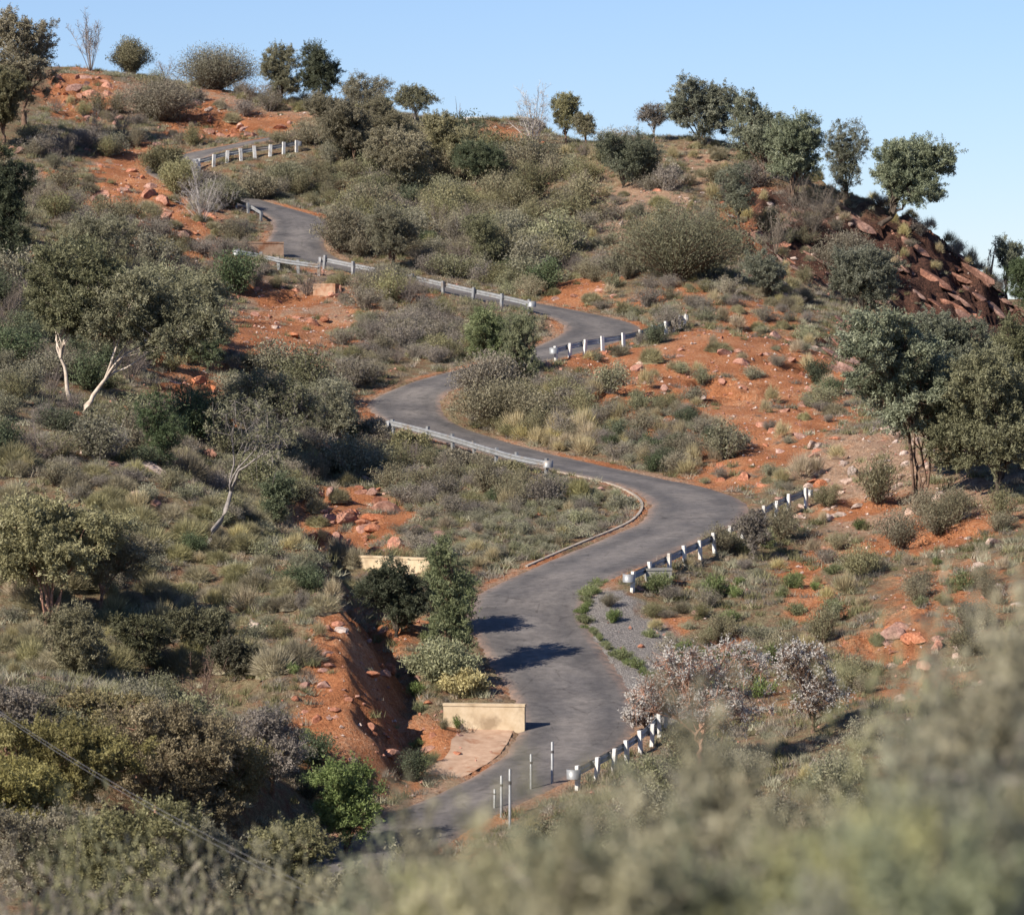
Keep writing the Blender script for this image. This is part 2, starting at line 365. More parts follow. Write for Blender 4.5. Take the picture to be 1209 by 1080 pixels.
# sheet of the road bed: flat across, cut or filled at the sides
rz = RC[rk, 2]
w = np.clip((rd - 0.5) / 1.9, 0, 1); w = w * w * (3 - 2 * w)
isr = rd < 2.4
gh[isr] = rz[isr] * (1 - w[isr]) + gh[isr] * w[isr]
gh -= np.where(rd < -0.12, 0.09, 0.0)
shoulder = np.exp(-((rd - 0.2) / 0.55) ** 2) * np.clip(0.75 + 0.9 * fbm(gx, gy, 5.0, 3, 91), 0.15, 1)
# ditch and drain floor beside the headwall
HGT = gh.reshape(GX.shape)

# ---------------------------------------------------------------- node helpers
def mat(name):
    m = bpy.data.materials.new(name); m.use_nodes = True
    nt = m.node_tree; b = nt.nodes["Principled BSDF"]
    b.inputs["Specular IOR Level"].default_value = 0.25
    b.inputs["Roughness"].default_value = 0.85
    return m, nt, b
def nd(nt, typ, **kw):
    n = nt.nodes.new(typ)
    for k, v in kw.items():
        if k.startswith("_"): setattr(n, k[1:], v)
        else: n.inputs[k.replace("_", " ")].default_value = v
    return n
def mixc(nt, a, b, fac, blend='MIX'):
    n = nt.nodes.new("ShaderNodeMix"); n.data_type = 'RGBA'; n.blend_type = blend
    for sock, v in ((n.inputs[0], fac), (n.inputs[6], a), (n.inputs[7], b)):
        if hasattr(v, "links"): nt.links.new(v, sock)
        elif isinstance(v, (int, float)): sock.default_value = v
        else: sock.default_value = (*v, 1)
    return n.outputs[2]
def ramp(nt, fac, stops):
    r = nt.nodes.new("ShaderNodeValToRGB"); e = r.color_ramp.elements
    for i, (p, c) in enumerate(stops):
        q = e[i] if i < 2 else e.new(p)
        q.position = p; q.color = (*c, 1) if len(c) == 3 else c
    nt.links.new(fac, r.inputs[0]); return r.outputs[0]
def noise(nt, scale, detail=4, rough=0.6, obj=True, vec=None):
    n = nt.nodes.new("ShaderNodeTexNoise"); n.inputs["Scale"].default_value = scale
    n.inputs["Detail"].default_value = detail; n.inputs["Roughness"].default_value = rough
    if vec is None:
        g = nt.nodes.new("ShaderNodeTexCoord"); vec = g.outputs["Object"]
    nt.links.new(vec, n.inputs["Vector"]); return n.outputs["Fac"]
def mathn(nt, op, a, b=0.5, c=None):
    n = nt.nodes.new("ShaderNodeMath"); n.operation = op
    for s, v in zip(n.inputs, (a, b, c)):
        if v is None: continue
        if hasattr(v, "links"): nt.links.new(v, s)
        else: s.default_value = v
    return n.outputs[0]
def bump(nt, b, h, strength=0.5, dist=0.1):
    n = nt.nodes.new("ShaderNodeBump"); n.inputs["Strength"].default_value = strength; n.inputs["Distance"].default_value = dist
    nt.links.new(h, n.inputs["Height"]); nt.links.new(n.outputs[0], b.inputs["Normal"])

# ---------------------------------------------------------------- ground
gm, nt, b = mat("hill_soil")
att = nt.nodes.new("ShaderNodeAttribute"); att.attribute_name = "soil"
sep = nt.nodes.new("ShaderNodeSeparateColor"); nt.links.new(att.outputs["Color"], sep.inputs[0])
n1, n2, n3, n4 = noise(nt, 0.35, 5), noise(nt, 1.6, 5, 0.65), noise(nt, 6.5, 4, 0.7), noise(nt, 22, 3, 0.7)
litter = ramp(nt, n3, [(0.3, (0.115, 0.092, 0.054)), (0.52, (0.205, 0.168, 0.100)), (0.72, (0.31, 0.25, 0.160))])
dirt = ramp(nt, n2, [(0.3, (0.165, 0.088, 0.053)), (0.55, (0.255, 0.148, 0.092)), (0.75, (0.32, 0.205, 0.138))])
base = mixc(nt, dirt, litter, ramp(nt, n2, [(0.36, (0, 0, 0)), (0.54, (1, 1, 1))]))
redc = ramp(nt, mathn(nt, 'ADD', mathn(nt, 'MULTIPLY', n3, 0.5), mathn(nt, 'MULTIPLY', n1, 0.5)), [(0.35, (0.235, 0.088, 0.040)), (0.5, (0.385, 0.160, 0.074)), (0.64, (0.47, 0.265, 0.155))])
tanc = ramp(nt, n3, [(0.3, (0.25, 0.150, 0.095)), (0.5, (0.35, 0.230, 0.155)), (0.7, (0.44, 0.32, 0.235))])
grav = ramp(nt, n4, [(0.3, (0.13, 0.120, 0.112)), (0.5, (0.235, 0.215, 0.20)), (0.7, (0.35, 0.32, 0.30))])
def thr(ch, lo=0.25, hi=0.5, jit=0.55):
    f = mathn(nt, 'ADD', ch, mathn(nt, 'MULTIPLY', mathn(nt, 'SUBTRACT', n2, 0.5), jit * 2))
    return mathn(nt, 'SMOOTH_MIN', 1.0, mathn(nt, 'MAXIMUM', mathn(nt, 'DIVIDE', mathn(nt, 'SUBTRACT', f, lo), hi - lo), 0.0), 0.05)
c = mixc(nt, base, tanc, thr(sep.outputs[1]))
c = mixc(nt, c, redc, thr(sep.outputs[0]))
rock_shadec = ramp(nt, n3, [(0.3, (0.035, 0.022, 0.018)), (0.5, (0.085, 0.045, 0.034)), (0.72, (0.20, 0.095, 0.062))])  # brown rock darkened further: the right ridge face's shade painted into the soil
c = mixc(nt, c, rock_shadec, thr(att.outputs['Alpha'], 0.3, 0.6, 0.5))
c = mixc(nt, c, grav, thr(sep.outputs[2], 0.3, 0.5, 0.25))
c = mixc(nt, c, ramp(nt, n4, [(0.30, (0.45, 0.40, 0.38)), (0.5, (1, 1, 1)), (0.72, (1.35, 1.32, 1.3))]), 0.9, 'MULTIPLY')
nt.links.new(c, b.inputs["Base Color"])
b.inputs["Roughness"].default_value = 0.95; b.inputs["Specular IOR Level"].default_value = 0.1
bump(nt, b, mathn(nt, 'ADD', n3, mathn(nt, 'MULTIPLY', n4, 0.6)), 0.9, 0.2)
ny, nx = GX.shape
idx = np.arange(nx * ny).reshape(ny, nx)
quads = np.stack([idx[:-1, :-1], idx[:-1, 1:], idx[1:, 1:], idx[1:, :-1]], -1).reshape(-1, 4)
me = new_mesh("ground", np.stack([gx, gy, gh], 1), [quads], [gm], None, True)
at = me.attributes.new("soil", 'FLOAT_COLOR', 'POINT')
sh = np.zeros((gx.size, 4), np.float32)
shred = shoulder * (0.45 + 0.5 * fbm(gx, gy, 5, 2, 51))
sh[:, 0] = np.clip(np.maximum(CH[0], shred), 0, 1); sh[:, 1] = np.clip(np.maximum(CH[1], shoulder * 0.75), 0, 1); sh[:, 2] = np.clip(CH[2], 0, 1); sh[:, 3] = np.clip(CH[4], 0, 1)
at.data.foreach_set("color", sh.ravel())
tag(mesh_obj("ground", me), kind="structure")

# ---------------------------------------------------------------- road sheet
am, nt, b = mat("worn_asphalt")
tc = nt.nodes.new("ShaderNodeTexCoord")
uv = nt.nodes.new("ShaderNodeAttribute"); uv.attribute_name = "across"
n1, n2, n3 = noise(nt, 0.5, 4), noise(nt, 3.0, 5, 0.7), noise(nt, 40, 2)
col = ramp(nt, n2, [(0.30, (0.088, 0.081, 0.077)), (0.55, (0.126, 0.116, 0.110)), (0.75, (0.160, 0.147, 0.137))])
tr = ramp(nt, uv.outputs["Fac"], [(0.0, (1.5, 1.30, 1.12)), (0.07, (1.10, 1.06, 1.02)), (0.25, (0.74, 0.74, 0.75)), (0.42, (1.12, 1.10, 1.08)), (0.58, (1.12, 1.10, 1.08)), (0.76, (0.74, 0.74, 0.75)), (0.93, (1.10, 1.06, 1.02)), (1.0, (1.5, 1.30, 1.12))])
col = mixc(nt, col, tr, 0.85, 'MULTIPLY')
pat = ramp(nt, noise(nt, 0.22, 2, 0.4), [(0.47, (1, 1, 1)), (0.49, (0.80, 0.80, 0.81)), (0.56, (0.78, 0.78, 0.79)), (0.58, (1, 1, 1))])
col = mixc(nt, col, pat, 0.8, 'MULTIPLY')
vor = nt.nodes.new('ShaderNodeTexVoronoi'); vor.feature = 'DISTANCE_TO_EDGE'; vor.inputs['Scale'].default_value = 0.55; nt.links.new(tc.outputs['Object'], vor.inputs['Vector'])
col = mixc(nt, col, ramp(nt, mathn(nt, 'ADD', vor.outputs['Distance'], mathn(nt, 'MULTIPLY', n2, 0.08)), [(0.035, (0.62, 0.60, 0.58)), (0.055, (1, 1, 1))]), 0.8, 'MULTIPLY')
dust = mathn(nt, 'MULTIPLY', ramp(nt, uv.outputs['Fac'], [(0.0, (1, 1, 1)), (0.14, (0, 0, 0)), (0.86, (0, 0, 0)), (1.0, (1, 1, 1))]), ramp(nt, n2, [(0.35, (0, 0, 0)), (0.6, (1, 1, 1))]))
col = mixc(nt, col, (0.27, 0.165, 0.115), dust)
col = mixc(nt, col, ramp(nt, n1, [(0.35, (0.72, 0.72, 0.74)), (0.6, (1.15, 1.12, 1.08))]), 0.7, 'MULTIPLY')
col = mixc(nt, col, ramp(nt, n3, [(0.3, (0.7, 0.7, 0.7)), (0.6, (1.2, 1.2, 1.2))]), 0.7, 'MULTIPLY')
nt.links.new(col, b.inputs["Base Color"]); b.inputs["Roughness"].default_value = 0.8; b.inputs["Specular IOR Level"].default_value = 0.3
bump(nt, b, n3, 0.3, 0.02)
K = 13
rng = np.random.default_rng(5)
wob = lambda sd: 0.16 * fbm(np.arange(NR) * 0.5, np.zeros(NR) + sd, 2.2, 3, 61 + sd)
L = RC + RN * (HWL + wob(1))[:, None]; R_ = RC - RN * (HWR + wob(2))[:, None]
t = np.linspace(0, 1, K)
V = L[:, None] * (1 - t[None, :, None]) + R_[:, None] * t[None, :, None]
V[..., 2] = RC[:, None, 2] + 0.012 - 0.03 * (2 * t[None] - 1) ** 2 * 0.5
V[:, 0, 2] -= 0.11; V[:, -1, 2] -= 0.11
i = np.arange(NR - 1)[:, None] * K; j = np.arange(K - 1)[None]
quads = np.stack([i + j, i + j + 1, i + K + j + 1, i + K + j], -1).reshape(-1, 4)[:, ::-1]
me = new_mesh("road", V.reshape(-1, 3), [quads], [am], None, True)
at = me.attributes.new("across", 'FLOAT', 'POINT'); at.data.foreach_set("value", np.tile(t, NR).astype(np.float32))
tag(mesh_obj("road", me), kind="structure")

# ---------------------------------------------------------------- simple materials
def noisy(name, c0, c1, scale, rough=0.8, spec=0.25, metal=0.0, bmp=0.0, speck=None):
    m, nt, b = mat(name)
    f = noise(nt, scale, 5, 0.65)
    c = ramp(nt, f, [(0.32, c0), (0.68, c1)])
    if speck:
        c = mixc(nt, c, speck, ramp(nt, noise(nt, scale * 0.35, 4), [(0.55, (0, 0, 0)), (0.68, (1, 1, 1))]))
    nt.links.new(c, b.inputs["Base Color"]); b.inputs["Roughness"].default_value = rough
    b.inputs["Specular IOR Level"].default_value = spec; b.inputs["Metallic"].default_value = metal
    if bmp: bump(nt, b, f, bmp, 0.05)
    return m
M_concrete = noisy("sandy_concrete", (0.41, 0.31, 0.20), (0.52, 0.42, 0.295), 2.5, 0.9, 0.15, 0, 0.3, (0.27, 0.20, 0.13))
M_greyconc = noisy("grey_concrete", (0.22, 0.21, 0.19), (0.31, 0.295, 0.27), 3, 0.9, 0.15, 0, 0.2)
M_tanconc = noisy("tan_concrete", (0.30, 0.19, 0.125), (0.42, 0.29, 0.205), 3, 0.9, 0.15, 0, 0.3, (0.26, 0.125, 0.07))
M_white = noisy("weathered_white_paint", (0.50, 0.48, 0.45), (0.68, 0.67, 0.645), 6, 0.6, 0.3, 0, 0, (0.40, 0.36, 0.31))
M_galv = noisy("galvanised_steel", (0.20, 0.205, 0.21), (0.34, 0.345, 0.35), 4, 0.5, 0.5, 0.35, 0, (0.24, 0.19, 0.15))
M_rail = noisy("dull_rail_steel", (0.22, 0.25, 0.30), (0.34, 0.37, 0.42), 3, 0.5, 0.5, 0.4)
M_kerb = noisy("pale_kerb_concrete", (0.27, 0.225, 0.185), (0.38, 0.33, 0.28), 3, 0.9, 0.15)
M_wire = noisy("dull_wire", (0.12, 0.115, 0.11), (0.18, 0.17, 0.165), 5, 0.5, 0.4, 0.3)
M_band = noisy("dark_band", (0.06, 0.055, 0.055), (0.10, 0.09, 0.09), 5)

# ---------------------------------------------------------------- guard rails
RPX = np.stack(project(RC)[:2], 1)
def edge_line(side, off):
    hw = (HWL if side > 0 else -HWR) + side * off
    P = RC + RN * hw[:, None]; P = smooth(P, 7)
    P[:, 2] = np.maximum(height(P[:, 0], P[:, 1]), RC[:, 2] - 0.25); return P
def station(side, off, px, py, lo=0, hi=NR):
    P = edge_line(side, off); x, y, _ = project(P)
    d = (x - px) ** 2 + (y - py) ** 2; d[:lo] = 1e12; d[hi:] = 1e12
    return int(d.argmin())
WB = [(0, .43), (.045, .46), (.045, .53), (0, .57), (.045, .61), (.045, .68), (0, .71)]
def guard_rail(label, side, i0, i1, off=0.55, path=None, post_m='white', spacing=2.0, ends=(True, True), rail=None, hgt=1.0, post_w=0.09, gap=()):
    P = edge_line(side, off)[i0:i1 + 1] if path is None else path
    L = np.concatenate([[0], np.cumsum(np.linalg.norm(np.diff(P, axis=0), axis=1))])
    n = max(int(L[-1] / spacing), 2)
    st = np.stack([np.interp(np.linspace(0, L[-1], n * 4 + 1), L, P[:, k]) for k in range(3)], 1)
    root = empty("guard_rail", st[0]); tag(root, label, "guard rail", "guard rails along the hill road")
    Q = st - st[0]
    T = np.gradient(Q, axis=0); T[:, 2] = 0; T /= np.linalg.norm(T, axis=1)[:, None]
    N = np.stack([-T[:, 1], T[:, 0], 0 * T[:, 0]], 1) * -side          # towards the road
    mb = MB()
    prof = [(-side * (a + 0.05), h * hgt) for a, h in WB]; back = [(-side * (a + 0.042), h * hgt) for a, h in WB]
    mb.sweep(Q, prof, False); mb.sweep(Q, back, False)
    mesh_obj("rail_beam", mb.mesh("rail_beam", [rail or M_galv]), root)
    rg = random.Random(i0)
    for k in range(0, len(Q), 4):
        if k in gap: continue
        mb = MB(); p = Q[k]; lean = np.array([rg.uniform(-.08, .08), rg.uniform(-.08, .08), 0])
        h = (0.80 + rg.uniform(-.03, .04)) * hgt
        mb.box(p - N[k] * 0.07 - [0, 0, 0.25], T[k] * post_w, N[k] * 0.06, np.array([0, 0, h + 0.25]) + lean, 1.0)
        po = mesh_obj("post", mb.mesh("post", [M_white if post_m == 'white' else M_galv]), root)
        mb = MB(); mb.box(p + N[k] * 0.02 + [0, 0, 0.46 * hgt], T[k] * 0.07, N[k] * 0.03, [0, 0, 0.22 * hgt])
        mesh_obj("spacer_block", mb.mesh("spacer_block", [M_galv]), po)
    for e, (on, k) in enumerate(zip(ends, (0, len(Q) - 1))):
        if not on: continue
        # rounded bull-nose end: a curled sheet standing on its edge
        d = -T[k] if e == 0 else T[k]; c = Q[k] + d * 0.18 + N[k] * -0.02
        th = np.linspace(-2.0, 2.0, 11); r = 0.24
        arc = [c + r * (math.cos(a) * d + math.sin(a) * N[k]) for a in th]
        arc2 = [c + (r - 0.012) * (math.cos(a) * d + math.sin(a) * N[k]) for a in th]
        z0, z1 = 0.40 * hgt, 0.72 * hgt
        V = [a + [0, 0, z] for z in (z0, z1) for a in arc] + [a + [0, 0, z] for z in (z0, z1) for a in arc2]
        q = [[j, j + 1, 11 + j + 1, 11 + j] for j in range(10)] + [[22 + j, 33 + j, 33 + j + 1, 22 + j + 1] for j in range(10)] + [[11 + j, 11 + j + 1, 33 + j + 1, 33 + j] for j in range(10)]
        mb = MB(); mb.add(V, q)
        mesh_obj("rail_end", mb.mesh("rail_end", [M_galv], True), root)
    return root
def near_ctl(k): return int(np.argmin(np.linalg.norm(RC - RW[k], axis=1)))
c9, c13, c16, c20, c23, c26, c30, c34, c38 = [near_ctl(k) for k in (9, 14, 16, 20, 24, 28, 31, 35, 38)]
print("stations", c9, c13, c16, c20, c23, c26, c30, c34, c38, NR)
# ---------------------------------------------------------------- plant materials
def leaf_mat(name, dark, light, tip=None, trans=0.18, vary=0.25):
    m, nt, b = mat(name)
    at = nt.nodes.new("ShaderNodeAttribute"); at.attribute_name = "tone"
    oi = nt.nodes.new("ShaderNodeObjectInfo")
    stops = [(0.0, dark), (0.75, light)]
    if tip: stops.append((1.0, tip))
    c = ramp(nt, at.outputs["Fac"], stops)
    hs = nt.nodes.new("ShaderNodeHueSaturation")
    nt.links.new(c, hs.inputs["Color"])
    nt.links.new(mathn(nt, 'ADD', mathn(nt, 'MULTIPLY', oi.outputs["Random"], vary * 2), 1 - vary), hs.inputs["Value"])
    r2 = mathn(nt, 'FRACT', mathn(nt, 'MULTIPLY', oi.outputs["Random"], 37.0))
    nt.links.new(mathn(nt, 'ADD', mathn(nt, 'MULTIPLY', r2, 0.036), 0.482), hs.inputs["Hue"])
    nt.links.new(mathn(nt, 'ADD', mathn(nt, 'MULTIPLY', r2, 0.35), 0.82), hs.inputs["Saturation"])
    nt.links.new(hs.outputs[0], b.inputs["Base Color"])
    b.inputs["Roughness"].default_value = 0.62; b.inputs["Specular IOR Level"].default_value = 0.22
    tr = nt.nodes.new("ShaderNodeBsdfTranslucent"); nt.links.new(hs.outputs[0], tr.inputs["Color"])
    mx = nt.nodes.new("ShaderNodeMixShader"); mx.inputs[0].default_value = trans
    nt.links.new(b.outputs[0], mx.inputs[1]); nt.links.new(tr.outputs[0], mx.inputs[2])
    nt.links.new(mx.outputs[0], nt.nodes["Material Output"].inputs["Surface"])
    return m
L_mulga = leaf_mat("grey_green_leaves", (0.12, 0.117, 0.07), (0.258, 0.245, 0.155), (0.37, 0.35, 0.24), 0.28)
L_blue = leaf_mat("blue_green_leaves", (0.1, 0.11, 0.072), (0.22, 0.228, 0.158), (0.34, 0.345, 0.26), 0.28)
L_dark = leaf_mat("dark_green_leaves", (0.048, 0.064, 0.034), (0.125, 0.145, 0.08), (0.2, 0.22, 0.135), 0.28)
L_green = leaf_mat("fresh_green_leaves", (0.085, 0.11, 0.042), (0.215, 0.245, 0.105), (0.32, 0.34, 0.17), 0.28)
L_olive = leaf_mat("olive_leaves", (0.13, 0.118, 0.066), (0.275, 0.248, 0.15), (0.39, 0.35, 0.225), 0.28)
L_yellow = leaf_mat("ochre_olive_leaves", (0.14, 0.116, 0.054), (0.29, 0.245, 0.118), (0.42, 0.36, 0.19), 0.28)
L_grey = leaf_mat("grey_dry_leaves", (0.135, 0.116, 0.09), (0.27, 0.235, 0.185), (0.4, 0.355, 0.29), 0.28)
L_white = leaf_mat("pale_dry_leaves", (0.34, 0.31, 0.27), (0.60, 0.565, 0.51), (0.72, 0.69, 0.63), 0.28)
L_spin = leaf_mat("spinifex_blades", (0.165, 0.148, 0.085), (0.335, 0.295, 0.18), (0.46, 0.4, 0.265), 0.28)
L_straw = leaf_mat("straw_blades", (0.26, 0.21, 0.12), (0.46, 0.385, 0.235), (0.58, 0.5, 0.33), 0.28)
L_sage = leaf_mat("sage_low_leaves", (0.14, 0.138, 0.088), (0.29, 0.28, 0.185), (0.41, 0.39, 0.275), 0.28)
L_twig = leaf_mat("bare_twigs", (0.090, 0.070, 0.056), (0.19, 0.155, 0.13), (0.28, 0.24, 0.21), 0.0)
L_gtwig = leaf_mat("silver_twigs", (0.17, 0.15, 0.135), (0.33, 0.30, 0.28), (0.46, 0.43, 0.41), 0.0)
L_rust = leaf_mat("rust_brown_leaves", (0.10, 0.062, 0.036), (0.20, 0.125, 0.075), (0.29, 0.20, 0.13), 0.1)
B_dark = noisy("dark_bark", (0.045, 0.035, 0.028), (0.105, 0.082, 0.066), 6, 0.9, 0.1)
B_brown = noisy("brown_bark", (0.095, 0.060, 0.042), (0.19, 0.125, 0.090), 6, 0.9, 0.1)
B_pale = noisy("pale_gum_bark", (0.34, 0.26, 0.20), (0.60, 0.52, 0.44), 4, 0.8, 0.2)
B_red = noisy("reddish_bark", (0.21, 0.10, 0.065), (0.42, 0.26, 0.19), 4, 0.8, 0.2)
B_grey = noisy("grey_bark", (0.15, 0.13, 0.115), (0.29, 0.26, 0.24), 6, 0.9, 0.1)

# ---------------------------------------------------------------- plant meshes
def unit(v): return v / (np.linalg.norm(v, axis=-1, keepdims=True) + 1e-9)
def leaf_quads(rng, C, ln, wd, axis=None, axis_w=0.0, tone=None):
    """a diamond leaf at every point of C"""
    n = len(C); d = unit(rng.normal(size=(n, 3)))
    if axis is not None: d = unit(d * (1 - axis_w) + axis * axis_w)
    s = unit(np.cross(d, rng.normal(size=(n, 3))))
    ln = ln * rng.uniform(0.6, 1.35, (n, 1)); wd = wd * rng.uniform(0.7, 1.3, (n, 1))
    V = np.stack([C - d * ln / 2, C + s * wd / 2, C + d * ln / 2, C - s * wd / 2], 1).reshape(-1, 3)
    Q = np.arange(4 * n).reshape(n, 4)
    return V, Q
def sticks(P0, P1, r0, r1):
    """thin three-sided sticks from P0 to P1"""
    n = len(P0); d = unit(P1 - P0); a = unit(np.cross(d, np.array([0.31, 0.17, 0.93]))); b = np.cross(d, a)
    r0 = np.broadcast_to(np.asarray(r0, float), (n,))[:, None]; r1 = np.broadcast_to(np.asarray(r1, float), (n,))[:, None]
    vs = []
    for P, r in ((P0, r0), (P1, r1)):
        for k in range(3):
            th = k * 2.0944; vs.append(P + r * (math.cos(th) * a + math.sin(th) * b))
    V = np.stack(vs, 1).reshape(-1, 3); base = np.arange(n)[:, None] * 6
    Q = np.stack([base + np.array([k, (k + 1) % 3, 3 + (k + 1) % 3, 3 + k]) for k in range(3)], 1).reshape(-1, 4)
    return V, Q

def make_tree(name, seed, H, W, leaf, bark, base_f=0.35, nclump=45, clump=0.5, per=230, ln=0.16, wd=0.075, style='round', stems=1, lean=(0, 0), trunk_r=0.12, flat=0.75, droop=0.0, offset=(0, 0), twigs=0):
    """trunk mesh and crown mesh, foot at the origin; H height, W crown width in metres"""
    rng = np.random.default_rng(seed)
    z0 = H * base_f; ch = (H - z0) / 2; cz = z0 + ch
    cen = []; tries = 0; mind = clump * 0.95
    lump = rng.normal(size=(7, 3)); lump /= np.linalg.norm(lump, axis=1)[:, None]; amp = rng.uniform(-0.5, 0.3, 7)
    ns = 7 + int(rng.integers(0, 4)); sub = unit(rng.normal(size=(ns, 3))) * rng.uniform(0.40, 0.68, (ns, 1)); sub[0] = (0, 0, 0.0); sub[1] = (0.1, -0.4, -0.45); sub[2] = (-0.3, -0.3, 0.4); srad = rng.uniform(0.36, 0.56, ns)
    while len(cen) < nclump and tries < 6000:
        tries += 1
        d = rng.normal(size=3); d /= np.linalg.norm(d)
        k = rng.integers(0, ns); p = sub[k] + d * srad[k] * rng.uniform(0.1, 1) ** (1 / 2.2)
        if style == 'cone':
            t = (p[2] + 1) / 2; f = (1 - t) ** 0.7 * 1.2 + 0.12; p[0] *= f; p[1] *= f
        elif style == 'open':
            if p[2] < -0.35 and rng.random() < 0.75: continue
        elif style == 'umbrella':
            p[2] = abs(p[2]) * 1.6 - 0.7 if p[2] < 0 else p[2]
        elif style == 'dome':
            p[2] = p[2] if p[2] > -0.9 else -0.9
        q = np.array([p[0] * (W / 2 - clump * 0.6) + offset[0], p[1] * (W / 2 - clump * 0.6) * 0.9 + offset[1], cz + p[2] * (ch - clump * flat * 0.6)])
        if q[2] < clump * 0.35: continue
        if all(np.sum((q - c) ** 2) > mind * mind for c in cen): cen.append(q)
        elif tries % 60 == 0: mind *= 0.9
    cen = np.array(cen)
    # limbs: clusters of clumps
    nl = max(3, min(7, len(cen) // 7)) * (1 if stems == 1 else 1)
    mu = cen[rng.choice(len(cen), nl, replace=False)]
    for _ in range(6):
        lab = ((cen[:, None] - mu[None]) ** 2).sum(2).argmin(1)
        for k in range(nl):
            if (lab == k).any(): mu[k] = cen[lab == k].mean(0)
    mb = MB(); foot = np.zeros(3)
    fork = np.array([lean[0], lean[1], max(z0 * 0.75, 0.12)])
    if stems == 1:
        k = 7; t = np.linspace(0, 1, k)[:, None]
        P = foot * (1 - t) + fork * t + np.concatenate([np.zeros((1, 3)), rng.normal(0, 0.02 * H * base_f, (k - 1, 3))]); P[:, 2] = (t[:, 0]) * fork[2]
        P[0, 2] = -0.25
        mb.tube(P, trunk_r * (1.25 - 0.5 * t[:, 0]) * np.where(t[:, 0] < 0.1, 1.25, 1), 8)
    for k in range(nl):
        mem = np.where(lab == k)[0]
        if not len(mem): continue
        end = mu[k]
        if stems == 1: st = P[-1]
        else: st = foot + np.array([*(rng.normal(0, 0.05, 2) * stems), -0.2])
        m = 7; t = np.linspace(0, 1, m)[:, None]
        ctrl = st + (end - st) * np.array([0.30, 0.30, 0.6]) + rng.normal(0, 0.05 * H, 3)
        LP = (1 - t) ** 2 * st + 2 * t * (1 - t) * ctrl + t * t * end
        LP[1:-1] += rng.normal(0, 0.012 * H, (m - 2, 3))
        r0 = trunk_r * (0.68 if stems == 1 else 0.62) * rng.uniform(0.75, 1.1)
        mb.tube(LP, r0 * (1 - 0.72 * t[:, 0]), 6)
        for i in mem:
            a = LP[rng.integers(3, m)]; e = cen[i]; t2 = np.linspace(0, 1, 4)[:, None]
            c2 = (a + e) / 2 + rng.normal(0, 0.12 * clump + 0.02, 3)
            BP = (1 - t2) ** 2 * a + 2 * t2 * (1 - t2) * c2 + t2 * t2 * e
            mb.tube(BP, r0 * 0.30 * (1 - 0.75 * t2[:, 0]), 4)
    # twigs inside the clumps
    if twigs:
        a = np.repeat(cen, twigs, 0); e = a + rng.normal(size=a.shape) * clump * 0.62
        V, Q = sticks(a, e, 0.014, 0.004); mb.add(V, Q)
    trunk = mb.mesh(name + "_trunk", [bark], True)
    per = int(per * 1.5); n = per * len(cen)
    size = np.repeat(rng.uniform(0.45, 1.5, len(cen)), per)
    d = unit(rng.normal(size=(n, 3))); r = rng.uniform(0, 1, n) ** 0.5 * rng.choice([1, 1, 1, 1.45], n)
    # leaves ride on short sprays that fan out of every clump, up and outwards from the crown's middle
    nsp = 11; sd = unit(rng.normal(size=(len(cen), nsp, 3)) + 0.75 * unit(cen - np.array([offset[0], offset[1], z0 + 0.3 * ch]))[:, None] + np.array([0, 0, 0.25]))
    sl_ = rng.uniform(0.55, 1.5, (len(cen), nsp)); ci = np.repeat(np.arange(len(cen)), per); si = rng.integers(0, nsp, n); tt_ = rng.uniform(0.08, 1, n) ** 0.75
    C = cen[ci] + (sd[ci, si] * np.array([1, 1, flat + 0.15])) * (sl_[ci, si] * tt_ * clump * size * 1.15)[:, None] + d * (r * clump * 0.33 * (1.15 - 0.5 * tt_))[:, None]
    C[:, 2] = np.maximum(C[:, 2], 0.04)
    V, Q = leaf_quads(rng, C, ln, wd * 0.8, np.array([0, 0, -1.0]) if droop else sd[ci, si], droop or 0.45)
    tone = np.clip(np.repeat(rng.normal(0.48, 0.17, len(cen)), per) + rng.normal(0, 0.14, n), 0, 1)
    crown = new_mesh(name + "_crown", V, [Q], [leaf], tone)
    return trunk, crown

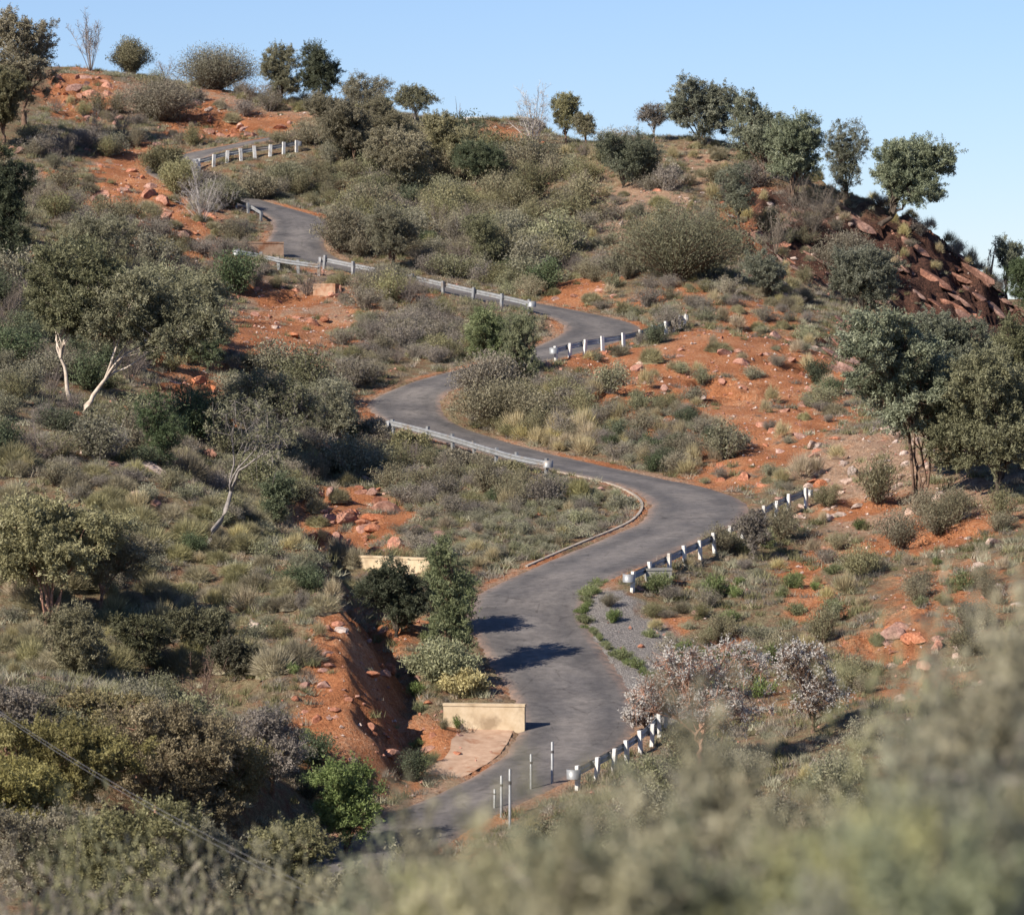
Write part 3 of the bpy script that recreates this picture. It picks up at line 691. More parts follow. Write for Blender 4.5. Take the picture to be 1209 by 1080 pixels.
def make_shrub(name, seed, H, W, leaf, bark, nstem=26, per=120, ln=0.12, wd=0.035, up=0.5, fill=0.30, twig=0, lop=0.5, sr=1.0):
    """fine-leaved bush: stems fanning out of the foot, foliage along their upper part"""
    rng = np.random.default_rng(seed)
    th = rng.uniform(0, 2 * math.pi, nstem); rr = np.sqrt(rng.uniform(0.02, 1, nstem)) * W / 2
    lump = 1 + lop * np.sin(th * rng.integers(2, 4) + rng.uniform(0, 6)) * rng.uniform(0.5, 1)
    top = H * np.sqrt(np.clip(1 - (rr / (W / 2)) ** 2 * 0.80, 0.06, 1)) * rng.uniform(0.68, 1.06, nstem)
    E = np.stack([rr * np.cos(th) * lump, rr * np.sin(th) * lump, top], 1)
    S = np.stack([0.10 * rr * np.cos(th), 0.10 * rr * np.sin(th), np.full(nstem, -0.12)], 1)
    Cc = S + (E - S) * np.array([0.35, 0.35, 0.62])
    mb = MB()
    tk = np.linspace(0, 1, 5)[:, None]
    for i in range(nstem):
        BP = (1 - tk) ** 2 * S[i] + 2 * tk * (1 - tk) * Cc[i] + tk * tk * E[i]
        mb.tube(BP, sr * (0.010 + 0.006 * H) * (1 - 0.75 * tk[:, 0]), 4)
    n = nstem * per
    t = 1 - rng.uniform(0, 1, n)[:, None] ** 1.4 * 0.78; ii = np.repeat(np.arange(nstem), per)
    C = (1 - t) ** 2 * S[ii] + 2 * t * (1 - t) * Cc[ii] + t * t * E[ii]
    dirr = unit(rng.normal(size=(n, 3)) + np.array([0, 0, 0.4])); rad = fill * W / 2 * rng.uniform(0.05, 1, (n, 1)) ** 0.6 * (0.45 + 0.75 * t)
    C2 = C + dirr * rad * np.array([1, 1, 0.8]); C2[:, 2] = np.maximum(C2[:, 2], 0.03)
    if twig:
        k = rng.choice(n, min(twig, n), replace=False); V, Q = sticks(C[k], C2[k] + dirr[k] * 0.05, 0.007, 0.003); mb.add(V, Q)
    stems = mb.mesh(name + "_stems", [bark], False)
    ax = unit(C2 - np.array([0, 0, -0.2 * H])) * 0.6 + np.array([0, 0, 0.4])
    V, Q = leaf_quads(rng, C2, ln, wd, ax, up)
    tone = np.clip(np.repeat(rng.normal(0.48, 0.15, nstem), per) + rng.normal(0, 0.15, n), 0, 1)
    return stems, new_mesh(name + "_foliage", V, [Q], [leaf], tone)

def make_bare(name, seed, H, W, mat_, nstem=18, sub=14, r=0.018, upright=0.5):
    """leafless bush or small dead tree: stems, side shoots and twigs of one mesh"""
    rng = np.random.default_rng(seed); mb = MB()
    Vs, Qs, n0 = [], [], 0
    th = rng.uniform(0, 2 * math.pi, nstem); rr = np.sqrt(rng.uniform(0.02, 1, nstem)) * W / 2
    top = H * np.sqrt(np.clip(1 - (rr / (W / 2)) ** 2 * 0.7, 0.1, 1)) * rng.uniform(0.6, 1.05, nstem)
    E = np.stack([rr * np.cos(th), rr * np.sin(th), top], 1); S = np.stack([0.06 * rr * np.cos(th), 0.06 * rr * np.sin(th), np.full(nstem, -0.1)], 1)
    Cc = S + (E - S) * np.array([0.4, 0.4, 0.6]) + rng.normal(0, 0.05 * H, (nstem, 3))
    ts = np.linspace(0, 1, 6)
    bz = lambda i, t: (1 - t) ** 2 * S[i] + 2 * t * (1 - t) * Cc[i] + t * t * E[i]
    for a, b_ in zip(ts[:-1], ts[1:]):
        i = np.arange(nstem); P0 = bz(i, a); P1 = bz(i, b_)
        V, Q = sticks(P0, P1, r * (1 - 0.75 * a), r * (1 - 0.75 * b_)); Vs.append(V); Qs.append(Q + n0); n0 += len(V)
    ii = np.repeat(np.arange(nstem), sub); t = rng.uniform(0.25, 1, len(ii))[:, None]
    P0 = bz(ii, t); d = unit(rng.normal(size=P0.shape) + np.array([0, 0, upright]) + unit(E[ii] - S[ii]) * 0.8)
    L = (0.28 * W * rng.uniform(0.3, 1, (len(ii), 1))) * (1.1 - 0.6 * t); P1 = P0 + d * L
    V, Q = sticks(P0, P1, r * 0.4, r * 0.16); Vs.append(V); Qs.append(Q + n0); n0 += len(V)
    jj = np.repeat(np.arange(len(ii)), 4); u = rng.uniform(0.2, 1, len(jj))[:, None]
    p0 = P0[jj] * (1 - u) + P1[jj] * u; p1 = p0 + unit(rng.normal(size=p0.shape) + np.array([0, 0, 0.3]) + d[jj]) * L[jj] * 0.45
    V, Q = sticks(p0, p1, r * 0.22, r * 0.1); Vs.append(V); Qs.append(Q + n0)
    Q = np.concatenate(Qs); tone = np.repeat(np.clip(rng.normal(0.5, 0.22, len(Q) // 3), 0, 1), 3)
    return new_mesh(name, np.concatenate(Vs), [Q], [mat_], tone)

def make_tussock(name, seed, R, H, mat_, n=900, wd=0.022, erect=0.2, core=True):
    """hummock of spiky blades round a dense heart"""
    rng = np.random.default_rng(seed)
    d = unit(rng.normal(size=(n, 3)) * np.array([1, 1, 0.8]) + np.array([0, 0, 0.55 + erect])); d[:, 2] = np.abs(d[:, 2])
    lump = 1 + 0.16 * np.sin(3 * np.arctan2(d[:, 1], d[:, 0]) + seed) + rng.normal(0, 0.08, n)
    tip = d * np.array([R, R, H]) * lump[:, None]
    root = tip * rng.uniform(0.42, 0.72, (n, 1)) * np.array([1, 1, 0.85]); root[:, 2] = np.maximum(root[:, 2], 0.0)
    tip = tip + rng.normal(0, 0.07 * R, (n, 3)); tip[:, 2] = np.maximum(tip[:, 2], 0.02)
    s = unit(np.cross(tip - root, rng.normal(size=(n, 3)))) * wd
    V = np.stack([root - s, root + s, tip], 1).reshape(-1, 3); T = np.arange(3 * n).reshape(n, 3)
    tone = np.clip(rng.normal(0.5, 0.24, n), 0, 1)
    faces = [T]
    if core:
        a = np.linspace(0, 2 * math.pi, 12, endpoint=False); rings = []
        for ph in (0.0, 0.45, 0.9, 1.25):
            f = math.cos(ph) * 0.70
            lr = 1 + 0.16 * np.sin(3 * a + seed)
            rings.append(np.stack([R * f * np.cos(a) * lr, R * f * np.sin(a) * lr, np.full(12, H * 0.70 * math.sin(ph) - (0.12 if ph == 0 else 0))], 1))
        CV = np.concatenate(rings + [np.array([[0, 0, H * 0.71]])]); k0 = len(V)
        i = np.arange(3)[:, None] * 12; j = np.arange(12)[None]; j2 = (j + 1) % 12
        CQ = np.stack([i + j, i + j2, i + 12 + j2, i + 12 + j], -1).reshape(-1, 4) + k0
        CT = np.stack([36 + np.arange(12), 36 + (np.arange(12) + 1) % 12, np.full(12, 48)], 1) + k0
        V = np.concatenate([V, CV + rng.normal(0, 0.02 * R, CV.shape)])
        faces = [np.concatenate([T, CT]), CQ]
        tone = np.concatenate([tone, np.clip(rng.normal(0.35, 0.1, 12 + len(CQ)), 0, 1)])
    return new_mesh(name, V, faces, [mat_], tone)

def ico(sub=2):
    import bmesh
    bm = bmesh.new(); bmesh.ops.create_icosphere(bm, subdivisions=sub, radius=1.0)
    V = np.array([v.co[:] for v in bm.verts]); T = np.array([[v.index for v in f.verts] for f in bm.faces]); bm.free(); return V, T
IV, IT = ico(2); IV3, IT3 = ico(3)
def make_rock(name, seed, mat_, cuts=9, el=(1, 0.8, 0.65), fine=False):
    rng = np.random.default_rng(seed); V, T = (IV3, IT3) if fine else (IV, IT); V = V.copy()
    for _ in range(cuts):
        nrm = unit(rng.normal(size=3)); dd = rng.uniform(0.38, 0.78)
        q = V @ nrm - dd; V -= np.maximum(q, 0)[:, None] * nrm
    V += 0.05 * np.stack([fbm(V[:, 0] * 3 + seed, V[:, 1] * 3 + V[:, 2] * 2.1, 1.0, 3, seed + k) for k in range(3)], 1)
    V *= np.array(el)
    return new_mesh(name, V, [T], [mat_], None, False)
def rock_mat(name, c0, c1, c2):
    m, nt, b = mat(name)
    n1, n2 = noise(nt, 1.7, 5, 0.7), noise(nt, 7, 4, 0.7)
    oi = nt.nodes.new("ShaderNodeObjectInfo")
    c = ramp(nt, mathn(nt, 'ADD', mathn(nt, 'MULTIPLY', n1, 0.6), mathn(nt, 'MULTIPLY', n2, 0.4)), [(0.36, c0), (0.52, c1), (0.66, c2)])
    hs = nt.nodes.new("ShaderNodeHueSaturation"); nt.links.new(c, hs.inputs["Color"])
    nt.links.new(mathn(nt, 'ADD', mathn(nt, 'MULTIPLY', oi.outputs["Random"], 0.5), 0.75), hs.inputs["Value"])
    nt.links.new(mathn(nt, 'ADD', mathn(nt, 'MULTIPLY', mathn(nt, 'FRACT', mathn(nt, 'MULTIPLY', oi.outputs["Random"], 17.0)), 0.4), 0.65), hs.inputs["Saturation"])
    nt.links.new(hs.outputs[0], b.inputs["Base Color"]); b.inputs["Roughness"].default_value = 0.92; b.inputs["Specular IOR Level"].default_value = 0.15
    bump(nt, b, n2, 0.6, 0.06); return m
R_red = rock_mat("red_sandstone", (0.16, 0.065, 0.042), (0.31, 0.130, 0.080), (0.42, 0.225, 0.15))
R_pale = rock_mat("pale_pink_quartzite", (0.22, 0.135, 0.10), (0.38, 0.265, 0.205), (0.50, 0.395, 0.33))
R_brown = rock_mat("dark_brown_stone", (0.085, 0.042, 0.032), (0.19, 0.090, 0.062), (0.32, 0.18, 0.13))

# ---------------------------------------------------------------- placing
LAND = []            # landmarks: picture point and phrase, used in the labels of small repeats
def plant(name, parts, base, height_to=None, sc=(1, 1, 1), rz=0.0, label=None, cat=None, group=None, kinds=("trunk", "crown")):
    """Empty at the foot with its part meshes; parts = meshes in the order of kinds"""
    if len(kinds) == 1:
        o = mesh_obj(name, parts[0], None, base, rz, sc); return tag(o, label, cat, group)
    r = empty(name, base, rz, sc); tag(r, label, cat, group)
    for k, me in zip(kinds, parts): mesh_obj(k, me, r)
    return r
# ---------------------------------------------------------------- guard rails of the five bends
def rail_px(label, side, p0, p1, k0, k1, **kw):
    lo, hi = near_ctl(k0), near_ctl(k1)
    i0, i1 = station(side, kw.get('off', 0.55), *p0, lo, hi), station(side, kw.get('off', 0.55), *p1, lo, hi)
    if i0 > i1: i0, i1 = i1, i0
    r = guard_rail(label, side, i0, i1, **kw)
    m = project(edge_line(side, 0.55)[(i0 + i1) // 2]); LAND.append((float(m[0]), float(m[1]), kw.get('short', label))) if False else None
    return r
def rail_path(label, pts, side=1, **kw):
    P = ground_at([p[0] for p in pts], [p[1] for p in pts]); L = np.concatenate([[0], np.cumsum(np.linalg.norm(np.diff(P, axis=0), axis=1))]); t = np.linspace(0, L[-1], 40)
    P = np.stack([np.interp(t, L, P[:, k]) for k in range(3)], 1); P = smooth(P, 7)
    return guard_rail(label, side, int(pts[0][0]), 0, path=P, **kw)
rail_path("white-posted guard rail round the outer side of the lowest hairpin", [(738, 703), (797, 674), (845, 652), (878, 634), (908, 616), (926, 606), (957, 596)], -1, rail=M_rail, spacing=1.6)
rail_px("white-posted guard rail along the bottom stretch above the roadside scrub", -1, (676, 922), (812, 876), 4, 7, off=0.9, rail=M_rail, spacing=1.35)
rail_path("grey steel guard rail half hidden by shrubs below the left hairpin", [(458, 513), (490, 521), (530, 531), (570, 544), (610, 556), (649, 564)], 1, post_m='steel', spacing=2.2)
rail_path("white-posted guard rail on the outer side of the upper right-hand bend", [(652, 428), (677, 421), (700, 416), (723, 413), (745, 410), (762, 404), (780, 399), (793, 394), (808, 387)], -1, rail=M_rail, spacing=1.3)
rail_px("long silver guard rail between the two upper bends", 1, (385, 324), (626, 366), 28, 34, off=0.45, post_m='steel', spacing=2.6)
rail_path("short silver guard rail near the tan culvert wall at the upper bend", [(281, 310), (305, 314), (334, 320), (378, 326)], post_m='steel', spacing=1.1, ends=(True, False))
rail_path("tilted pale end of an old rail beside the hidden upper road", [(310, 263), (296, 253), (279, 246)], post_m='steel', spacing=1.6, ends=(False, False), hgt=.8)
rail_path("short white-posted guard rail at the topmost visible bend", [(232, 203), (248, 198), (262, 194), (280, 191), (298, 187), (318, 185), (352, 179)], -1, spacing=1.0, post_w=0.105)

# ---------------------------------------------------------------- culvert walls, kerb, posts
def gz(x, y): return float(height(x, y))
def wall_between(name, label, pA, pB, h, th, m, cat="culvert wall", sink=0.6, wing=None):
    A, B = np.array(pA, float), np.array(pB, float); d = B - A; d[2] = 0; L = np.linalg.norm(d); d /= L; n = np.array([-d[1], d[0], 0])
    root = empty(name, A); tag(root, label, cat)
    mb = MB(); top = max(A[2], B[2]) + h; z0 = min(A[2], B[2]) - sink
    mb.box(np.array([0, 0, z0 - A[2]]) + d * L / 2, d * L / 2, n * th / 2, [0, 0, top - z0])
    mesh_obj("wall_slab", mb.mesh("wall_slab", [m]), root)
    mb = MB(); mb.box(np.array([0, 0, top - A[2]]) + d * L / 2, d * (L / 2 + 0.02), n * (th / 2 + 0.025), [0, 0, 0.09])
    mesh_obj("coping", mb.mesh("coping", [m]), root)
    if wing is not None:
        mb = MB(); e = np.array(wing, float); e[2] = 0; w = np.array([-e[1], e[0], 0]) / np.linalg.norm(e)
        mb.box(np.array([0, 0, z0 - A[2]]) + e / 2 - w * th * 0.5, e / 2, w * th / 2 * 0.9, [0, 0, (top - z0) * 0.8])
        mesh_obj("wing_wall", mb.mesh("wing_wall", [m]), root)
    root["kind"] = "thing"
    return root
G = ground_at([524, 620, 398, 510, 372, 398, 283, 328, 762, 792], [858, 864, 668, 670, 348, 350, 296, 284, 686, 692])
pA, pB = G[0], G[1]
zb = G[1][2]
wall_between("culvert_headwall", "sandy yellow concrete headwall at the roadside below the red cutting", (pA[0], pB[1] + 0.2, zb), (pB[0], pB[1] - 0.25, zb), 0.86, 0.28, M_concrete, "headwall", 1.2)
wall_between("drain_wall", "long low sandy concrete wall under the orange bank behind the spur", G[2] + [0, 0, 0], G[3], 0.30, 0.3, M_concrete, "drain wall", 0.8)
wall_between("culvert_block", "small tan concrete block in the sandy bank below the long silver rail", G[4], G[5], 0.45, 0.5, M_tanconc, "culvert block", 0.6)
wall_between("culvert_wall", "tan sloping culvert wall on the inside of the upper bend", G[6] + [-.2, 0, -.1], G[6] + [2.5, .9, -.1], 0.55, 0.9, M_tanconc, "culvert wall", 0.9, wing=(-1.7, .5, 0))
wall_between("concrete_block", "grey concrete block in the weeds under the lowest guard rail", G[8], G[9], 0.42, 0.35, M_greyconc, "concrete block", 0.5)
# apron of the headwall drain, a thin curved sheet of concrete
i0, i1 = near_ctl(4) + 2, near_ctl(6) + 1
K_ = 8; ii = np.arange(i0, i1); t = np.linspace(0, 1, K_); wd_ = np.interp(ii, [i0, (i0 + i1) // 2, i1], [1.5, 1.9, 1.3])
Vx = RC[ii][:, None] + RN[ii][:, None] * (HWL[ii][:, None] + 0.0 + t[None] * wd_[:, None])[..., None]
Vx[..., 2] = np.maximum(height(Vx[..., 0], Vx[..., 1]) + 0.03, RC[ii][:, None, 2] - 0.05 - 0.25 * np.sin(t[None] * math.pi))
o_ = Vx[0, 0].copy(); q_ = np.arange(len(ii) - 1)[:, None] * K_ + np.arange(K_ - 1)[None]
me_ = new_mesh("drain_apron", (Vx - o_).reshape(-1, 3), [np.stack([q_, q_ + K_, q_ + K_ + 1, q_ + 1], -1).reshape(-1, 4)], [M_tanconc], None, True)
tag(mesh_obj("drain_apron", me_, None, o_), "pinkish concrete drain apron curving along the road edge below the headwall", "drain apron")
# kerb on the inner side of the lowest hairpin
i0, i1 = near_ctl(11), near_ctl(17)
P = smooth(RC + RN * (HWL + 0.10)[:, None], 5)[i0:i1]; P[:, 2] = RC[i0:i1, 2] + 0.0
mb = MB(); mb.sweep(P, [(0, -0.2), (0.0, 0.055), (0.11, 0.065), (0.13, -0.2)])
tag(mesh_obj("kerb", mb.mesh("kerb", [M_kerb])), kind="structure")
# slim marker posts on the outside of the bottom curve
def marker_post(px, py, h, label):
    p = ground_at([px], [py], 105)[0]; root = empty("marker_post", p); tag(root, label, "marker post", "steel marker posts at the bottom curve")
    mb = MB(); mb.tube([[0, 0, -.3], [0, 0, h - .02], [0, 0, h]], [0.048, 0.045, 0.03], 8, True); mesh_obj("shaft", mb.mesh("shaft", [M_galv], True), root)
    mb = MB(); mb.tube([[0, 0, h * .74], [0, 0, h * .77], [0, 0, h * .80]], [0.054, 0.054, 0.054], 8); mesh_obj("dark_band", mb.mesh("dark_band", [M_band], True), root)
for px, py, h, lb in ((602, 978, 1.9, "tallest steel marker post, nearest the bottom of the road"), (592, 966, 1.35, "steel marker post just beside the tallest one"),
                      (584, 958, 0.7, "shortest stubby marker post at the bottom curve"), (627, 935, 1.25, "middle marker post between the tall post and the guard rail"),
                      (652, 929, 1.45, "marker post closest to the bottom white-posted guard rail")):
    marker_post(px, py, h, lb)
# small white bollard by the conifer
p = ground_at([551], [462])[0]; root = empty("bollard", p); tag(root, "small white bollard at the inside of the left hairpin", "bollard")
mb = MB(); mb.box([0, 0, -.2], [.16, 0, 0], [0, .1, 0], [0, 0, .62], .85); mesh_obj("post", mb.mesh("post", [M_white]), root)
mb = MB(); mb.box([0, 0, .42], [.2, 0, 0], [0, .13, 0], [0, 0, .16], .8); mesh_obj("cap", mb.mesh("cap", [M_galv]), root)
# white roof-like tank seen on the crest
p = ground_at([560], [150])[0] + np.array([0, 3.0, 0.1]); root = empty("water_tank", p); tag(root, "low white tank peeping over the crest between the trees", "tank")
mb = MB(); mb.tube([[0, 0, -1.5], [0, 0, .62], [0, 0, .7]], [1.0, 1.0, .9], 20, True); mesh_obj("tank_body", mb.mesh("tank_body", [M_white]), root)
mb = MB(); mb.tube([[0, 0, .55], [0, 0, .62]], [1.04, 1.04], 20); mesh_obj("rim", mb.mesh("rim", [M_galv]), root)
# twin overhead wires sagging across the near scrub
A, B = ray(-40, 812) * 112.0, ray(520, 1118) * 66.0
for dz, lb in ((0, "upper of two thin pale wires sagging over the olive scrub"), (-0.06, "lower of two thin pale wires sagging over the olive scrub")):
    t = np.linspace(-0.6, 1.5, 40)[:, None]; P = A + (B - A) * t + np.array([0, 0, 1.0]) * (-0.9 * 4 * t * (1 - t) * 0.35 + dz * (1 + 1.2 * t))
    mb = MB(); mb.tube(P - P[0], np.full(40, 0.0065), 5)
    o = mesh_obj("overhead_wire", mb.mesh("overhead_wire", [M_wire], True), None, P[0]); tag(o, lb, "wire", "overhead wires over the scrub")

# ---------------------------------------------------------------- named trees and bushes (foot px, py, width px, height px)
KIND = dict(
    euc=dict(leaf=L_mulga, bark=B_grey, style='round', base_f=0.2, ln=.15, wd=.06, per=150, clump=.46),
    blue=dict(leaf=L_blue, bark=B_dark, style='round', base_f=0.12, ln=.14, wd=.06, per=225, clump=.46),
    dark=dict(leaf=L_dark, bark=B_dark, style='dome', base_f=0.06, ln=.14, wd=.05, per=260, clump=.5),
    cone=dict(leaf=L_dark, bark=B_dark, style='cone', base_f=0.04, ln=.14, wd=.045, per=260, clump=.42),
    olive=dict(leaf=L_olive, bark=B_brown, style='round', base_f=0.2, ln=.14, wd=.055, per=230, clump=.5),
    yellow=dict(leaf=L_yellow, bark=B_red, style='round', base_f=0.18, ln=.13, wd=.06, per=260, clump=.5),
    white=dict(leaf=L_white, bark=B_brown, style='round', base_f=0.12, ln=.12, wd=.06, per=120, clump=.34, twigs=16),
    sparse=dict(leaf=L_grey, bark=B_grey, style='open', base_f=0.28, ln=.13, wd=.05, per=80, clump=.42, twigs=10),
    green=dict(leaf=L_green, bark=B_brown, style='dome', base_f=0.08, ln=.14, wd=.055, per=250, clump=.45))
SEED = [100]
def hero(name, label, kind, px, py, wpx, hpx, cat="tree", s=None, land=True, **kw):
    if s is None: base = ground_at([px], [py], 118.0 if py < 990 else 70.0)[0]
    else:
        base = ray(px, py) * (F_PX / s); base[2] = height(base[0], base[1])
    sc_ = project(base)[2]; W, H = (1.0 if py < 275 else 1.10) * wpx / sc_, 1.02 * hpx / sc_
    # keep the crown's top where it should be when the foot is hidden
    topz = (ray(px, py - hpx) * (base[1] / ray(px, py)[1]))[2]; H = max(H * 0.6, (topz - base[2]) * 1.02)
    k = dict(KIND[kind]); k.update(kw); SEED[0] += 1
    cl = 0.78 * k['clump'] * np.clip(min(W, H) / 3.6, 0.5, 1.45); k['clump'] = cl
    nc = k.pop('nclump', None) or int(np.clip(1.5 * (W * W * H) / (cl ** 3 * 13), 22, 150))
    k['per'] = int(k['per'] * np.clip((cl / 0.42) ** 2, 0.3, 1.8)); k['ln'] *= np.clip(cl / .5, .75, 1.15); k['wd'] *= np.clip(cl / .5, .75, 1.15)
    k.setdefault('trunk_r', 0.018 * H + 0.02)
    parts = make_tree(name, SEED[0], H, W, nclump=nc, **k)
    plant(name, parts, base, label=label, cat=cat)
    if land: LAND.append((px, py - hpx * 0.4, label))
    return base
def bare(name, label, px, py, wpx, hpx, m=L_twig, cat="dead tree", **kw):
    base = ground_at([px], [py])[0]; sc_ = project(base)[2]; SEED[0] += 1
    me = make_bare(name, SEED[0], hpx / sc_, wpx / sc_, m, **kw)
    plant(name, [me], base, label=label, cat=cat, kinds=("one",)); LAND.append((px, py - hpx * .4, label))
def bush(name, label, leaf, px, py, wpx, hpx, bark=B_brown, cat="bush", land=True, **kw):
    base = ground_at([px], [py])[0]; sc_ = project(base)[2]; SEED[0] += 1
    W, H = wpx / sc_, hpx / sc_; k = dict(nstem=int(30 + 26 * W), per=170, ln=.15, wd=.045); k.update(kw)
    plant(name, make_shrub(name, SEED[0], H, W, leaf, bark, **k), base, label=label, cat=cat, kinds=("stems", "foliage"))
    if land: LAND.append((px, py - hpx * .4, label))
L_shade = leaf_mat('shade_dark_olive_leaves', (0.055, 0.054, 0.032), (0.125, 0.118, 0.070), (0.20, 0.185, 0.115), 0.2)  # olive leaf colour darkened to stand in for shade in the hollow
L_loop = leaf_mat('mid_green_leaves', (0.085, 0.098, 0.050), (0.215, 0.225, 0.125), (0.32, 0.325, 0.20), 0.28)
# skyline
hero("gum_tree", "tall ragged olive gum at the top left corner", 'euc', 28, 150, 105, 150, leaf=L_olive, bark=B_brown, base_f=.2)
hero("gum_tree", "lower olive gum beneath the tall one at the left edge", 'olive', 5, 175, 90, 100)
bare("dead_tree", "tallest leafless dead tree on the left skyline", 107, 84, 62, 92, m=L_twig, nstem=12, sub=22, r=.032, upright=.9)
bush("skyline_bush", "wispy bush on the skyline beside the tall dead tree", L_olive, 155, 86, 50, 42)
bare("dead_shrub", "thin leafless shrub on the skyline left of the grey bush", 196, 96, 34, 32, cat="dead shrub", nstem=10)
bush("skyline_bush", "dark grey-green bush standing on the left skyline", L_mulga, 255, 106, 88, 48, fill=.34)
hero("skyline_tree", "rounded grey-green tree beside the darker pine on the skyline", 'blue', 332, 122, 66, 64, base_f=.05, leaf=L_mulga)
hero("cypress_pine", "dark green ragged pine standing on the left skyline", 'dark', 380, 124, 66, 78)
bush("slope_bush", "wide low grey bush under the left skyline", L_grey, 190, 142, 95, 46, fill=.35)
hero("gum_tree", "open feathery gum just right of the skyline pine", 'euc', 432, 148, 62, 62, base_f=.25)
hero("gum_tree", "low spreading gum on the crest left of the white tank", 'euc', 490, 150, 66, 50, base_f=.3)
hero("cypress_pine", "dark low pine behind the crest gums", 'dark', 455, 140, 40, 26)
bare("dead_stick", "thin dead stick standing on the crest near the tank", 540, 148, 14, 40, nstem=4, sub=3, upright=1.5, r=.035)
bare("bare_tree", "whitish leafless tree on the middle skyline", 630, 174, 66, 82, m=L_gtwig, nstem=16, sub=18, r=.034, cat="bare tree")
hero("gum_tree", "small olive gum with two clumps beside the whitish bare tree", 'olive', 668, 172, 48, 62, leaf=L_olive, base_f=.25)
hero("gum_tree", "small rust-olive gum at the end of the middle skyline clump", 'olive', 692, 173, 44, 40, leaf=L_olive)
hero("round_bush", "rounded dark green bush alone below the skyline saddle", 'blue', 736, 222, 96, 70, cat="bush", base_f=.03)
hero("gum_tree", "small thin grey gum left of the dense dark skyline tree", 'sparse', 772, 168, 40, 46, per=130)
hero("skyline_tree", "dense dark blue-green tree on the right skyline", 'blue', 826, 172, 100, 82, base_f=.03)
hero("gum_tree", "open tall gum between the dense tree and the grey-green one", 'euc', 902, 214, 84, 112, base_f=.12, leaf=L_blue, bark=B_brown, offset=(-.3, 0))
hero("gum_tree", "spreading blue-green gum on brown branching stems on the right ridge", 'blue', 934, 240, 92, 102, base_f=.2, bark=B_brown, stems=2, style='umbrella')
hero("skyline_tree", "conical grey-green tree behind the right ridge", 'blue', 1000, 236, 66, 98, style='round', base_f=.08, clump=.42)
hero("oak_like_tree", "big dark round-crowned tree with leaning trunk on the right ridge", 'blue', 1036, 268, 116, 106, leaf=L_blue, lean=(1.0, 0), offset=(2.3, 0), per=330, base_f=.14, trunk_r=.17, clump=.6)
bare("dead_snag", "slanting dead snag against the sky at the right edge", 1168, 322, 34, 72, m=L_twig, nstem=4, sub=5, upright=.6, r=.06)
hero("gum_tree", "small blue-green gum at the right edge of the skyline", 'blue', 1188, 345, 46, 66, base_f=.3)
hero("gum_tree", "dark gum cut by the right edge above the gully", 'blue', 1212, 380, 60, 80, leaf=L_dark)
# right side
hero("round_bush", "broad grey-green bushy tree under the dark rock face", 'blue', 1022, 378, 118, 92, base_f=.04, leaf=L_blue)
hero("round_bush", "green bush below the red rocks left of the broad grey tree", 'blue', 908, 352, 72, 60, base_f=.03, cat="bush")
bush("slope_bush", "wide smoky grey-olive bush on the middle right slope", L_mulga, 800, 330, 155, 82, fill=.34, per=220)
hero("young_tree", "small ragged tree on the right slope above the smoky bush", 'blue', 872, 268, 62, 78, per=130, base_f=.1)
bare("dead_shrub", "brown tangled bare thicket below the ridge gum", 955, 285, 120, 78, m=L_twig, nstem=40, sub=14, cat="dead shrub")
bare("dead_shrub", "brown bare bush among the red rocks of the gully", 915, 300, 60, 60, m=L_twig, nstem=24, cat="dead shrub")
bush("slope_bush", "grey dry bush at the head of the gully", L_grey, 1000, 330, 70, 50)
hero("gum_tree", "large multi-stemmed grey-green gum above the pale rocks", 'blue', 1080, 598, 202, 236, base_f=.30, bark=B_brown, stems=2, clump=.55, per=290, trunk_r=.13, style='round', twigs=4, offset=(-.3, 0))
hero("gum_tree", "dark bushy gum in the shade beside the large multi-stemmed gum", 'blue', 1178, 590, 165, 185, base_f=.1, leaf=L_mulga)
hero("gum_tree", "grey-green gum crown rising behind the large multi-stemmed gum", 'blue', 1120, 470, 130, 105, base_f=.1)
hero("gum_tree", "dark gum at the right edge behind the shaded one", 'blue', 1205, 500, 90, 130, leaf=L_mulga)
hero("dark_bush", "small dark bush over the lowest guard rail", 'sparse', 890, 660, 52, 56, cat="bush", leaf=L_grey, per=150, base_f=.05)
# middle
hero("cypress_pine", "green cypress pine inside the loop of the middle road", 'cone', 618, 462, 62, 102, leaf=L_loop, style='dome', per=340, base_f=.03)
hero("cypress_pine", "lighter green bushy pine at the left flank of the loop pine", 'green', 584, 444, 72, 86, leaf=L_loop, base_f=.03)
bush("dry_bush", "grey-brown dry bush in front of the loop pine", L_grey, 580, 478, 76, 58, fill=.36)
bush("dry_bush", "low olive bush under the loop pine", L_olive, 600, 500, 100, 44, fill=.34)
hero("young_tree", "pale green upright tree above the long silver rail", 'green', 462, 318, 66, 82, leaf=L_mulga)
hero("young_tree", "pale grey-green sapling clump on the centre slope", 'euc', 572, 318, 62, 70, base_f=.08, leaf=L_mulga)
for i, (x, y, w, h, lb) in enumerate([(470, 222, 100, 72, "olive tree group leader left of the dark crown on the upper slope"), (530, 212, 92, 82, "spreading dark olive tree with crooked limbs on the upper slope"),
        (418, 196, 80, 80, "olive tree beside the topmost guard rail"), (562, 222, 74, 58, "dark green low tree at the lower end of the upper grove"), (385, 165, 66, 54, "olive tree just under the skyline pine"), (450, 178, 74, 62, "olive tree under the open feathery gum")]):
    hero("olive_tree", lb, 'olive', x, y, w, h, leaf=L_dark if i == 3 else L_olive, base_f=.16)
hero("young_tree", "slim pale willow-like tree at the roadside above the headwall", 'green', 536, 796, 84, 172, leaf=L_loop, per=300, base_f=.04, style='round', droop=.4, clump=.45)
hero("young_tree", "second slim green tree on the road edge behind the willow-like one", 'green', 530, 748, 70, 108, leaf=L_loop, base_f=.04)
